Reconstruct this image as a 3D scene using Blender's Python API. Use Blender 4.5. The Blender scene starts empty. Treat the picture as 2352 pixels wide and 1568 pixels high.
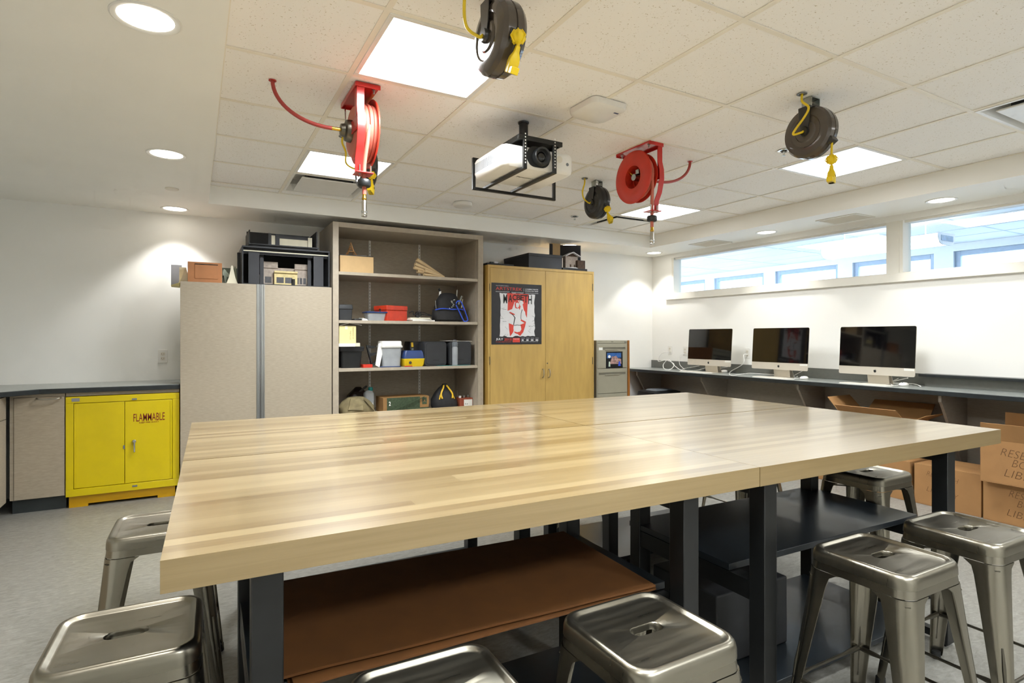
import bpy, bmesh, math, random
from mathutils import Matrix, Vector, Euler
random.seed(7)
scene = bpy.context.scene
col = scene.collection
R = math.radians

# ------------------------------------------------------------------ camera
# level camera 1.28 m above the floor; x runs along the back wall, y into the room
F, TH, Y0, CX, H = 1308.0, 0.5087, 773.6, 1176.0, 1.28
cam = bpy.data.cameras.new('camera')
cam.sensor_width = 36.0
cam.lens = 36.0 * F / 2352.0
cam.shift_y = -(784.0 - Y0) / 2352.0
cam.clip_start = 0.02
cam_o = bpy.data.objects.new('camera', cam)
col.objects.link(cam_o)
cam_o.location = (0, 0, H)
cam_o.rotation_euler = (R(90), 0, -TH)
scene.camera = cam_o

# ------------------------------------------------------------------ world, exposure
world = bpy.data.worlds.new('daylight')
scene.world = world
world.use_nodes = True
bg = world.node_tree.nodes['Background']
bg.inputs[0].default_value = (0.74, 0.86, 1.0, 1)
bg.inputs[1].default_value = 1.2
scene.view_settings.view_transform = 'Standard'
scene.view_settings.look = 'None'
scene.view_settings.exposure = 2.6
scene.view_settings.gamma = 1.0
scene.view_settings.use_curve_mapping = False
scene.cycles.use_denoising = True
scene.cycles.max_bounces = 7
scene.cycles.diffuse_bounces = 5
scene.cycles.glossy_bounces = 3
scene.cycles.use_adaptive_sampling = True
scene.cycles.adaptive_threshold = 0.05
scene.cycles.adaptive_min_samples = 12
scene.cycles.sample_clamp_indirect = 6.0
PANEL = 1.6       # troffer lens emission
PANEL_W = (7.6, 3.4)   # light thrown down by one troffer, watts: left bank, right bank
PANEL_COL = (0.91, 0.963, 1.0)
CAN = 1.5        # downlight lens emission
SPOT = 5.6       # downlight beam, watts
WARM = (1.0, 0.985, 0.96)

# ------------------------------------------------------------------ room dimensions
XL, XR, YF, YB = -1.80, 5.48, -2.9, 5.88
ZC, ZS = 2.517, 2.37                 # tile ceiling, soffit
SX0, SX1, SY1 = 0.10, 4.87, 5.27     # soffit inner edges
GX, GY, SAX, SAY = 0.640, 2.111, 0.618, 0.605
sn, cs = math.sin(TH), math.cos(TH)

def ray(u, v):
    a = (u - CX) / F
    return Vector((cs * a + sn, -sn * a + cs, -(v - Y0) / F))
def PZ(u, v, z):
    r = ray(u, v); return Vector((0, 0, H)) + r * ((z - H) / r.z)
def PY(u, v, y):
    r = ray(u, v); return Vector((0, 0, H)) + r * (y / r.y)
def PX(u, v, x):
    r = ray(u, v); return Vector((0, 0, H)) + r * (x / r.x)

# ------------------------------------------------------------------ materials
def lin(c):
    return c / 12.92 if c <= 0.04045 else ((c + 0.055) / 1.055) ** 2.4
def hexc(h):
    return tuple(lin(int(h[i:i + 2], 16) / 255) for i in (0, 2, 4))
MATS = {}
def mat(name, h, rough=0.5, metal=0.0, var=0.10, scale=14.0, stretch=(1, 1, 1), bump=0.0, coat=0.0, rvar=0.0, spec=0.5, alpha=1.0, trans=0.0):
    m = bpy.data.materials.new(name); m.use_nodes = True
    nt = m.node_tree; b = nt.nodes['Principled BSDF']
    c = hexc(h)
    tc = nt.nodes.new('ShaderNodeTexCoord'); mp = nt.nodes.new('ShaderNodeMapping')
    mp.inputs['Scale'].default_value = stretch
    nt.links.new(tc.outputs['Object'], mp.inputs['Vector'])
    nz = nt.nodes.new('ShaderNodeTexNoise'); nz.inputs['Scale'].default_value = scale; nz.inputs['Detail'].default_value = 5
    nt.links.new(mp.outputs[0], nz.inputs['Vector'])
    cr = nt.nodes.new('ShaderNodeValToRGB')
    cr.color_ramp.elements[0].position = 0.3; cr.color_ramp.elements[1].position = 0.7
    cr.color_ramp.elements[0].color = (*[max(0, x * (1 - var)) for x in c], 1)
    cr.color_ramp.elements[1].color = (*[min(1, x * (1 + var)) for x in c], 1)
    nt.links.new(nz.outputs['Fac'], cr.inputs[0]); nt.links.new(cr.outputs[0], b.inputs['Base Color'])
    b.inputs['Roughness'].default_value = rough; b.inputs['Metallic'].default_value = metal
    b.inputs['Coat Weight'].default_value = coat; b.inputs['Specular IOR Level'].default_value = spec
    b.inputs['Alpha'].default_value = alpha; b.inputs['Transmission Weight'].default_value = trans
    if rvar:
        mr = nt.nodes.new('ShaderNodeMapRange'); mr.inputs[3].default_value = max(0, rough - rvar); mr.inputs[4].default_value = rough + rvar
        nt.links.new(nz.outputs['Fac'], mr.inputs[0]); nt.links.new(mr.outputs[0], b.inputs['Roughness'])
    if bump:
        bp = nt.nodes.new('ShaderNodeBump'); bp.inputs['Strength'].default_value = bump; bp.inputs['Distance'].default_value = 0.004
        nt.links.new(nz.outputs['Fac'], bp.inputs['Height']); nt.links.new(bp.outputs[0], b.inputs['Normal'])
    MATS[name] = m
    return m
def emit(name, color, strength):
    m = bpy.data.materials.new(name); m.use_nodes = True
    nt = m.node_tree; b = nt.nodes['Principled BSDF']
    b.inputs['Base Color'].default_value = (0.8, 0.8, 0.8, 1)
    b.inputs['Emission Color'].default_value = (*color, 1); b.inputs['Emission Strength'].default_value = strength
    MATS[name] = m; return m
def glass(name, tint=(1, 1, 1), refl=0.06, rough=0.02):
    m = bpy.data.materials.new(name); m.use_nodes = True
    nt = m.node_tree; nt.nodes.remove(nt.nodes['Principled BSDF'])
    t = nt.nodes.new('ShaderNodeBsdfTransparent'); t.inputs[0].default_value = (*tint, 1)
    g = nt.nodes.new('ShaderNodeBsdfGlossy'); g.inputs['Roughness'].default_value = rough
    fr = nt.nodes.new('ShaderNodeLayerWeight'); fr.inputs[0].default_value = refl
    mx = nt.nodes.new('ShaderNodeMixShader')
    nt.links.new(fr.outputs['Fresnel'], mx.inputs[0]); nt.links.new(t.outputs[0], mx.inputs[1]); nt.links.new(g.outputs[0], mx.inputs[2])
    nt.links.new(mx.outputs[0], nt.nodes['Material Output'].inputs[0])
    MATS[name] = m; return m

mat('wall_paint', 'F0EFEA', 0.6, var=0.012, scale=3)
mat('soffit_paint', 'F5F3EC', 0.6, var=0.012, scale=3)
mat('trim_paint', 'E9E6DC', 0.45, var=0.01)
mat('laminate', 'A39784', 0.42, var=0.10, scale=26, stretch=(1, 1, 7), bump=0.03)
mat('laminate_edge', 'A99D8B', 0.42, var=0.06, scale=30)
mat('panel_laminate', '898176', 0.5, var=0.08, scale=20, stretch=(1, 1, 5))
mat('worktop', '8A8E8A', 0.3, var=0.12, scale=40, coat=0.2)
mat('worktop_edge', '23282A', 0.35, var=0.2, scale=30)
mat('splash', '6A6B65', 0.4, var=0.06, scale=30)
mat('toe_kick', '343A3B', 0.5, var=0.1)
mat('safety_yellow', 'D0B900', 0.32, var=0.05, scale=6)
mat('safety_yellow_shaded', 'D2A000', 0.35, var=0.05, scale=6)  # cabinet yellow turned darker orange, shade painted into the base colour
mat('dark_red_ink', '7A1C10', 0.6)
mat('chrome', 'C9C9C6', 0.12, 1.0, var=0.05)
mat('brushed_aluminium', 'B4B6B6', 0.32, 1.0, var=0.06, scale=60, stretch=(1, 1, 0.05))
mat('satin_nickel', 'B5B0A4', 0.3, 1.0, var=0.05)
mat('gunmetal', '8F8A7D', 0.27, 1.0, var=0.03, scale=6, stretch=(1, 3, 1))
mat('gunmetal_seat', '8F8A7D', 0.31, 1.0, var=0.05, scale=5, stretch=(0.7, 10, 1), rvar=0.10)
mat('gunmetal_dark', '6A665C', 0.34, 1.0, var=0.1, scale=12)
mat('rubber', '1B1B1B', 0.7)
mat('steel_black', '121313', 0.38, 0.0, var=0.2, scale=25)
mat('shelf_black', '1D2226', 0.3, 0.0, var=0.15, scale=30, coat=0.15)
mat('birch', 'B99855', 0.42, var=0.09, scale=7, stretch=(3, 3, 0.5))
mat('birch_edge', 'AA8744', 0.45, var=0.10, scale=9, stretch=(3, 3, 0.5))
mat('file_paint', '9A9583', 0.42, var=0.03)
mat('file_dark', '6F6B5D', 0.5, var=0.05)
mat('oak_board', '9A6228', 0.5, var=0.2, scale=12, stretch=(6, 6, 0.6))
mat('black_board', '17181A', 0.6, var=0.2, scale=10)
mat('charcoal_board', '2E2F33', 0.62, var=0.10, scale=10)
mat('grey_board', '85858A', 0.6, var=0.08)
mat('kraft', '9C7346', 0.75, var=0.06, scale=9)
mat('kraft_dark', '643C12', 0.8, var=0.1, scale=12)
mat('kraft_pale', 'C9A878', 0.75, var=0.05)
mat('tan_box', 'AC744A', 0.7, var=0.08, scale=10)
mat('tan_box_dark', '9C6237', 0.7, var=0.08)
mat('kraft_paper', 'D9BE93', 0.7, var=0.07, scale=10)
mat('white_paper', 'E6E4DC', 0.6, var=0.03)
mat('cream_box', 'DCCF94', 0.65, var=0.04)
mat('pale_green', 'B7C6B6', 0.6, var=0.12)
mat('green_grey', '6E7C74', 0.6, var=0.1)
mat('cream_card', 'DAD4BC', 0.6, var=0.06)
mat('black_plastic', '1C1D1E', 0.42, var=0.15)
mat('soft_black_plastic', '2B2C2E', 0.55, var=0.12)
mat('grey_plastic', '70757A', 0.5, var=0.1)
mat('white_plastic', 'E6E4DE', 0.35, var=0.02)
mat('warm_white_plastic', 'DCD6C8', 0.4, var=0.02)
mat('red_paint', 'C0201C', 0.28, var=0.06, coat=0.3)
mat('red_flange', 'C2321F', 0.4, var=0.06)
mat('red_hose', 'A33C36', 0.5, var=0.08)
mat('pink_hose', 'C26A58', 0.55, var=0.08)
mat('red_tool_box', 'C23A20', 0.4, var=0.12, scale=20)
mat('reel_brown', '4A423A', 0.2, var=0.08, coat=0.4)
mat('reel_black', '232220', 0.3, var=0.1, coat=0.2)
mat('brass', 'C9A03C', 0.25, 1.0)
mat('zinc', 'A9ADA8', 0.28, 1.0, var=0.2, scale=30)
mat('cord_yellow', 'E2C21C', 0.45, var=0.04)
mat('plug_yellow', 'EBCB10', 0.4, var=0.04)
mat('dark_slot', '141008', 0.7)
mat('blue_trim', '2A50C8', 0.5)
mat('blue_plastic', '273C6C', 0.4, var=0.08)
mat('yellow_plastic', 'E0BE18', 0.4, var=0.06)
mat('tool_yellow', 'D9AE20', 0.45, var=0.06)
mat('bag_black', '1E1D1E', 0.75, var=0.25, scale=30, bump=0.2)
mat('khaki_cloth', '75694A', 0.85, var=0.22, scale=12, bump=0.3)
mat('dark_brown_plastic', '211611', 0.25, var=0.3)
mat('teal', '127C7A', 0.45)
mat('green_print', '38472F', 0.6, var=0.35, scale=60)
mat('brown_box', '8F6A3C', 0.7, var=0.08)
mat('small_box_red', '8C4228', 0.65, var=0.1)
mat('stone_model', 'A79A8E', 0.7, var=0.18, scale=40)
mat('cream_model', 'D2C08A', 0.65, var=0.15, scale=30)
mat('window_dark', '4B4A4C', 0.6, var=0.2, scale=60)
mat('snow', 'E3E2E4', 0.8, var=0.06, scale=30)
mat('roof_brown', '4C3828', 0.7, var=0.3, scale=40)
mat('copper', 'B08050', 0.35, 0.8, var=0.1)
mat('screen_black', '060607', 0.06, var=0.1, coat=0.5)
mat('screen_bezel', '0A0A0B', 0.1)
mat('alu_light', 'D4CDBF', 0.42, 0.35, var=0.02)
mat('alu_back', 'C4C4C2', 0.35, 0.6, var=0.02)
mat('cable_white', 'E8E7E2', 0.45)
mat('cable_dark', '2A2A2A', 0.5)
mat('poster_black', '26262A', 0.32, var=0.12, scale=5)
mat('poster_white', 'DAD9DA', 0.4, var=0.04)
mat('poster_red', 'D04032', 0.4, var=0.04)
mat('ink_black', '161616', 0.6)
mat('marker_ink', '5E4020', 0.7)
mat('pencil_ink', '8C7E4A', 0.7)
mat('photo_sky', '2F5C9C', 0.35, var=0.35, scale=25)
mat('photo_people', 'A07F78', 0.4, var=0.7, scale=55)
mat('photo_dark', '101114', 0.4, var=0.4, scale=40)
mat('exterior_wall', 'C9D3DD', 0.7, var=0.05)
mat('exterior_wall_light', 'E9EDF2', 0.7, var=0.04)
mat('exterior_window', '8FA6C0', 0.3, var=0.2)
mat('blue_frame', 'A3B3C6', 0.45, var=0.05)
mat('far_paint', 'E3E9EE', 0.6, var=0.02)
glass('pane_glass', (0.97, 0.99, 1.0), 0.05)
mat('clear_plastic', 'C6CACD', 0.25, var=0.08, alpha=0.55)
mat('clear_plastic_thin', 'CDD2D6', 0.2, var=0.08, alpha=0.42)
emit('lens_light', (1.0, 0.995, 0.98), PANEL)
emit('can_light', (1.0, 0.95, 0.84), CAN)
emit('pendant_light', (0.95, 0.98, 1.0), 1.2)

def wood_mat(name, light, dark, axis_scale):
    m = bpy.data.materials.new(name); m.use_nodes = True
    nt = m.node_tree; b = nt.nodes['Principled BSDF']; L = nt.links.new
    oi = nt.nodes.new('ShaderNodeObjectInfo'); tc = nt.nodes.new('ShaderNodeTexCoord')
    mp = nt.nodes.new('ShaderNodeMapping'); mp.inputs['Scale'].default_value = axis_scale
    L(tc.outputs['Object'], mp.inputs['Vector'])
    mul = nt.nodes.new('ShaderNodeMath'); mul.operation = 'MULTIPLY'; mul.inputs[1].default_value = 40
    L(oi.outputs['Random'], mul.inputs[0])
    nz = nt.nodes.new('ShaderNodeTexNoise'); nz.noise_dimensions = '4D'; nz.inputs['Scale'].default_value = 1.0
    nz.inputs['Detail'].default_value = 6; nz.inputs['Roughness'].default_value = 0.6; nz.inputs['Distortion'].default_value = 0.35
    L(mp.outputs[0], nz.inputs['Vector']); L(mul.outputs[0], nz.inputs['W'])
    mixf = nt.nodes.new('ShaderNodeMath'); mixf.operation = 'MULTIPLY_ADD'; mixf.inputs[1].default_value = 0.62; 
    L(oi.outputs['Random'], mixf.inputs[0])
    sc_ = nt.nodes.new('ShaderNodeMath'); sc_.operation = 'MULTIPLY'; sc_.inputs[1].default_value = 0.5
    L(nz.outputs['Fac'], sc_.inputs[0]); L(sc_.outputs[0], mixf.inputs[2])
    cr = nt.nodes.new('ShaderNodeValToRGB'); cr.color_ramp.elements[0].position = 0.15; cr.color_ramp.elements[1].position = 0.85
    cr.color_ramp.elements[0].color = (*hexc(dark), 1); cr.color_ramp.elements[1].color = (*hexc(light), 1)
    L(mixf.outputs[0], cr.inputs[0]); L(cr.outputs[0], b.inputs['Base Color'])
    b.inputs['Roughness'].default_value = 0.3; b.inputs['Coat Weight'].default_value = 0.7; b.inputs['Coat Roughness'].default_value = 0.14
    MATS[name] = m
wood_mat('maple', '96835E', '6E5832', (2.2, 60, 75))

def tile_mat():
    m = bpy.data.materials.new('acoustic_tile'); m.use_nodes = True
    nt = m.node_tree; b = nt.nodes['Principled BSDF']; L = nt.links.new
    tc = nt.nodes.new('ShaderNodeTexCoord')
    nz = nt.nodes.new('ShaderNodeTexNoise'); nz.inputs['Scale'].default_value = 120; nz.inputs['Detail'].default_value = 2
    L(tc.outputs['Object'], nz.inputs['Vector'])
    cr = nt.nodes.new('ShaderNodeValToRGB'); cr.color_ramp.elements[0].position = 0.29; cr.color_ramp.elements[1].position = 0.34
    cr.color_ramp.elements[0].color = (*hexc('CCC3B2'), 1); cr.color_ramp.elements[1].color = (*hexc('F8F6F2'), 1)
    L(nz.outputs['Fac'], cr.inputs[0]); L(cr.outputs[0], b.inputs['Base Color'])
    bp = nt.nodes.new('ShaderNodeBump'); bp.inputs['Strength'].default_value = 0.25; bp.inputs['Distance'].default_value = 0.002
    L(cr.outputs[0], bp.inputs['Height']); L(bp.outputs[0], b.inputs['Normal'])
    b.inputs['Roughness'].default_value = 0.9
    MATS['acoustic_tile'] = m
tile_mat()
mat('grid_white', 'F0EADC', 0.5, var=0.02)

def floor_mat():
    m = bpy.data.materials.new('linoleum'); m.use_nodes = True
    nt = m.node_tree; b = nt.nodes['Principled BSDF']; L = nt.links.new
    tc = nt.nodes.new('ShaderNodeTexCoord')
    mp = nt.nodes.new('ShaderNodeMapping'); mp.inputs['Scale'].default_value = (1.0, 2.2, 1)
    L(tc.outputs['Object'], mp.inputs['Vector'])
    n1 = nt.nodes.new('ShaderNodeTexNoise'); n1.inputs['Scale'].default_value = 24; n1.inputs['Detail'].default_value = 8; n1.inputs['Roughness'].default_value = 0.7; n1.inputs['Distortion'].default_value = 0.8
    L(mp.outputs[0], n1.inputs['Vector'])
    cr = nt.nodes.new('ShaderNodeValToRGB')
    cr.color_ramp.elements[0].position = 0.32; cr.color_ramp.elements[1].position = 0.7
    cr.color_ramp.elements[0].color = (*hexc('706E66'), 1); cr.color_ramp.elements[1].color = (*hexc('94918A'), 1)
    L(n1.outputs['Fac'], cr.inputs[0]); L(cr.outputs[0], b.inputs['Base Color'])
    b.inputs['Roughness'].default_value = 0.42
    MATS['linoleum'] = m
floor_mat()

# ------------------------------------------------------------------ mesh builder
class MB:
    def __init__(s): s.v = []; s.f = []; s.M = Matrix()
    def add(s, vs, fs):
        n = len(s.v); s.v += [s.M @ Vector(p) for p in vs]; s.f += [tuple(i + n for i in f) for f in fs]; return s
    def bb(s, x0, x1, y0, y1, z0, z1):
        return s.add([(x0, y0, z0), (x1, y0, z0), (x1, y1, z0), (x0, y1, z0), (x0, y0, z1), (x1, y0, z1), (x1, y1, z1), (x0, y1, z1)],
                     [(0, 3, 2, 1), (4, 5, 6, 7), (0, 1, 5, 4), (1, 2, 6, 5), (2, 3, 7, 6), (3, 0, 4, 7)])
    def box(s, c, d, rot=None):
        M0 = s.M
        s.M = M0 @ Matrix.Translation(c) @ (Euler(rot).to_matrix().to_4x4() if rot else Matrix())
        s.bb(-d[0] / 2, d[0] / 2, -d[1] / 2, d[1] / 2, -d[2] / 2, d[2] / 2); s.M = M0; return s
    def bar(s, p, q, w, h=None, up=(0, 0, 1)):
        p, q = Vector(p), Vector(q); h = h or w
        z = (q - p); L = z.length; z.normalize()
        x = Vector(up).cross(z)
        if x.length < 1e-4: x = Vector((1, 0, 0)).cross(z)
        x.normalize(); y = z.cross(x)
        M0 = s.M; s.M = M0 @ Matrix(((x.x, y.x, z.x, p.x), (x.y, y.y, z.y, p.y), (x.z, y.z, z.z, p.z), (0, 0, 0, 1)))
        s.bb(-w / 2, w / 2, -h / 2, h / 2, 0, L); s.M = M0; return s
    def rings(s, rs, cap0=True, cap1=True, closed=False):
        n = len(rs[0]); vs = [p for r in rs for p in r]; fs = []
        m = len(rs)
        for k in range(m if closed else m - 1):
            a = k * n; b = ((k + 1) % m) * n
            for i in range(n):
                j = (i + 1) % n; fs.append((a + i, a + j, b + j, b + i))
        if cap0 and not closed: fs.append(tuple(range(n - 1, -1, -1)))
        if cap1 and not closed: fs.append(tuple((m - 1) * n + i for i in range(n)))
        return s.add(vs, fs)
    def tube(s, pts, r, n=8, cap=True):
        pts = [Vector(p) for p in pts]; rs = []; prev = None
        for i, p in enumerate(pts):
            t = (pts[min(i + 1, len(pts) - 1)] - pts[max(i - 1, 0)]).normalized()
            if prev is None:
                x = t.cross(Vector((0, 0, 1)))
                if x.length < 0.05: x = t.cross(Vector((1, 0, 0)))
            else:
                x = prev - t * prev.dot(t)
            x.normalize(); prev = x; y = t.cross(x)
            rr = r[i] if isinstance(r, (list, tuple)) else r
            rs.append([p + (x * math.cos(2 * math.pi * k / n) + y * math.sin(2 * math.pi * k / n)) * rr for k in range(n)])
        return s.rings(rs, cap, cap)
    def cyl(s, p, q, r0, r1=None, n=20):
        return s.tube([p, q], [r0, r0 if r1 is None else r1], n)
    def lathe(s, prof, n=32, cap=True, axis='Z', o=(0, 0, 0)):
        M0 = s.M
        A = {'Z': Matrix(), 'X': Matrix.Rotation(R(90), 4, 'Y'), 'Y': Matrix.Rotation(R(-90), 4, 'X')}[axis]
        s.M = M0 @ Matrix.Translation(o) @ A
        s.rings([[(r * math.cos(2 * math.pi * k / n), r * math.sin(2 * math.pi * k / n), z) for k in range(n)] for r, z in prof], cap, cap)
        s.M = M0; return s
    def prism(s, poly, z0, z1):
        n = len(poly)
        vs = [(x, y, z0) for x, y in poly] + [(x, y, z1) for x, y in poly]
        fs = [tuple(range(n - 1, -1, -1)), tuple(range(n, 2 * n))] + [(i, (i + 1) % n, n + (i + 1) % n, n + i) for i in range(n)]
        return s.add(vs, fs)
    def at(s, M): s.M = M; return s

def facing(o, d):
    o = Vector(o)
    X, Y, Z = {'S': ((1, 0, 0), (0, 0, 1), (0, -1, 0)), 'W': ((0, -1, 0), (0, 0, 1), (-1, 0, 0)), 'D': ((1, 0, 0), (0, -1, 0), (0, 0, -1)),
               'E': ((0, 1, 0), (0, 0, 1), (1, 0, 0)), 'U': ((1, 0, 0), (0, 1, 0), (0, 0, 1)), 'N': ((-1, 0, 0), (0, 0, 1), (0, 1, 0))}[d]
    return Matrix(((X[0], Y[0], Z[0], o.x), (X[1], Y[1], Z[1], o.y), (X[2], Y[2], Z[2], o.z), (0, 0, 0, 1)))

def rrect(w, h, r, n=5, cx=0, cy=0):
    pts = []
    for sx, sy, a0 in ((1, 1, 0), (-1, 1, 90), (-1, -1, 180), (1, -1, 270)):
        for k in range(n + 1):
            a = R(a0 + 90 * k / n)
            pts.append((cx + sx * (w / 2 - r) + r * math.cos(a), cy + sy * (h / 2 - r) + r * math.sin(a)))
    return pts

def obj(name, mb, m, parent=None, bevel=0.0, smooth=40, seg=2):
    me = bpy.data.meshes.new(name)
    me.from_pydata([tuple(p) for p in mb.v], [], mb.f)
    bmm = bmesh.new(); bmm.from_mesh(me); bmesh.ops.recalc_face_normals(bmm, faces=bmm.faces); bmm.to_mesh(me); bmm.free()
    me.materials.append(MATS[m])
    if smooth:
        for p in me.polygons: p.use_smooth = True
        me.set_sharp_from_angle(angle=R(smooth))
    o = bpy.data.objects.new(name, me); col.objects.link(o)
    if parent is not None: o.parent = parent
    if bevel:
        b = o.modifiers.new('bevel', 'BEVEL'); b.width = bevel; b.segments = seg; b.limit_method = 'ANGLE'; b.angle_limit = R(50)
    return o
def tag(o, label, cat, group=None, kind=None):
    if label: o['label'] = label
    if cat: o['category'] = cat
    if group: o['group'] = group
    if kind: o['kind'] = kind
    return o
def thing(name, label, cat, loc=(0, 0, 0), rotz=0.0, group=None):
    o = bpy.data.objects.new(name, None); col.objects.link(o)
    o.empty_display_size = 0.05
    o.location = loc; o.rotation_euler = (0, 0, rotz)
    return tag(o, label, cat, group)
def dup(root, loc=None, rotz=None, label=None):
    r = root.copy(); col.objects.link(r)
    if loc is not None: r.location = loc
    if rotz is not None: r.rotation_euler = (0, 0, rotz)
    if label: r['label'] = label
    for ch in list(root.children):
        c = ch.copy(); col.objects.link(c); c.parent = r
        for g in list(ch.children):
            d = g.copy(); col.objects.link(d); d.parent = c
    return r
def spl(pts, n=8):
    P = [Vector(p) for p in pts]; P = [2 * P[0] - P[1]] + P + [2 * P[-1] - P[-2]]; out = []
    for i in range(1, len(P) - 2):
        a, b, c, d = P[i - 1:i + 3]
        for k in range(n):
            t = k / n
            out.append(0.5 * ((2 * b) + (c - a) * t + (2 * a - 5 * b + 4 * c - d) * t * t + (3 * b - a - 3 * c + d) * t ** 3))
    out.append(P[-2]); return out
def text(name, body, w, h, m, parent, M, bold=0.0, align='C', depth=0.0003):
    cu = bpy.data.curves.new(name, 'FONT'); cu.body = body; cu.size = 1.0; cu.offset = bold; cu.resolution_u = 3
    t = bpy.data.objects.new(name, cu); col.objects.link(t)
    me = bpy.data.meshes.new_from_object(t.evaluated_get(bpy.context.evaluated_depsgraph_get()))
    bpy.data.objects.remove(t); bpy.data.curves.remove(cu)
    xs = [v.co.x for v in me.vertices]; ys = [v.co.y for v in me.vertices]
    sx = w / (max(xs) - min(xs)); sy = h / (max(ys) - min(ys))
    ox = {'C': (max(xs) + min(xs)) / 2, 'L': min(xs)}[align]; oy = (max(ys) + min(ys)) / 2
    for v in me.vertices: v.co = M @ Vector(((v.co.x - ox) * sx, (v.co.y - oy) * sy, depth))
    me.materials.clear(); me.materials.append(MATS[m])
    me.name = name
    o = bpy.data.objects.new(name, me); col.objects.link(o)
    if parent is not None: o.parent = parent
    return o

def inv(T):
    return (Matrix.Translation(T.location) @ T.rotation_euler.to_matrix().to_4x4()).inverted()
def W(T):                      # a builder that takes world coordinates for a part of thing T
    m = MB(); m.M = inv(T); return m

# ================================================================== SETTING
def struct(name, mb, m, parent=None, **k):
    o = obj(name, mb, m, parent, **k)
    if parent is None: o['kind'] = 'structure'
    return o
T_ = 0.14
struct('floor', MB().bb(XL - T_, XR + T_, YF - T_, YB + T_, -0.1, 0), 'linoleum', smooth=0)
struct('wall_back', MB().bb(XL - T_, XR + T_, YB, YB + T_, 0, 2.75), 'wall_paint', smooth=0)
struct('wall_left', MB().bb(XL - T_, XL, YF, YB, 0, 2.75), 'wall_paint', smooth=0)
struct('wall_front', MB().bb(XL - T_, XR + T_, YF - T_, YF, 0, 2.75), 'wall_paint', smooth=0)
WZ0, WZ1, WY0, WY1 = 1.845, 2.315, 0.35, 5.515
wr = MB()
wr.bb(XR, XR + T_, YF, YB, 0, WZ0); wr.bb(XR, XR + T_, YF, YB, WZ1, 2.75)
wr.bb(XR, XR + T_, WY1, YB, WZ0, WZ1); wr.bb(XR, XR + T_, YF, WY0, WZ0, WZ1)
struct('wall_right', wr, 'wall_paint', smooth=0)

# ceiling: soffit ring and an unseen slab added above to block light, with the lay-in tiles and grid runners as its pieces
ce = MB()
ce.bb(XL, SX0, YF, YB, ZS, ZC + 0.12); ce.bb(SX0, SX1, SY1, YB, ZS, ZC + 0.12); ce.bb(SX1, XR, YF, YB, ZS, ZC + 0.12)
ce.bb(XL, XR, YF, YB, ZC + 0.12, ZC + 0.2)
ceiling = struct('ceiling', ce, 'soffit_paint', smooth=0)
gxs = [SX0] + [GX + SAX * i for i in range(0, 7)] + [SX1]
gys = [YF] + [GY + SAY * j for j in range(-8, 6)] + [SY1]
LIGHT_CELLS = [(0, 0), (0, 3), (5, 0), (5, 3), (0, -3), (5, -3), (0, -6), (5, -6), (2, -6)]  # panels behind the camera are unseen, added there for their light
VENT_CELLS = [(0, 4), (5, 4), (5, -2)]
tile_me = {}
k = 0
for a in range(len(gxs) - 1):
    for b in range(len(gys) - 1):
        i, j = a - 1, b - 9
        if (i, j) in LIGHT_CELLS or (i, j) in VENT_CELLS: continue
        x0, x1, y0, y1 = gxs[a] + 0.001, gxs[a + 1] - 0.001, gys[b] + 0.001, gys[b + 1] - 0.001
        z = ZC + 0.004 + random.uniform(0, 0.0015)
        t = obj('ceiling_tile', MB().bb(x0, x1, y0, y1, z, ZC + 0.02), 'acoustic_tile', ceiling, smooth=0)
for x in gxs[1:-1]:
    obj('grid_runner', MB().bb(x - 0.012, x + 0.012, YF, SY1, ZC, ZC + 0.0035), 'grid_white', ceiling, smooth=0)
for y in gys[1:-1]:
    for a in range(len(gxs) - 1):
        x0 = gxs[a] + (0.012 if a else 0); x1 = gxs[a + 1] - (0.012 if a < len(gxs) - 2 else 0)
        obj('grid_runner', MB().bb(x0, x1, y - 0.012, y + 0.012, ZC + 0.0003, ZC + 0.0035), 'grid_white', ceiling, smooth=0)
for n, mb in enumerate([MB().bb(SX0, SX0 + 0.018, YF, SY1, ZC - 0.0005, ZC + 0.003), MB().bb(SX1 - 0.018, SX1, YF, SY1, ZC - 0.0005, ZC + 0.003), MB().bb(SX0 + 0.018, SX1 - 0.018, SY1 - 0.018, SY1, ZC - 0.0005, ZC + 0.003)]):
    obj('wall_angle', mb, 'grid_white', ceiling, smooth=0)

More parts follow.
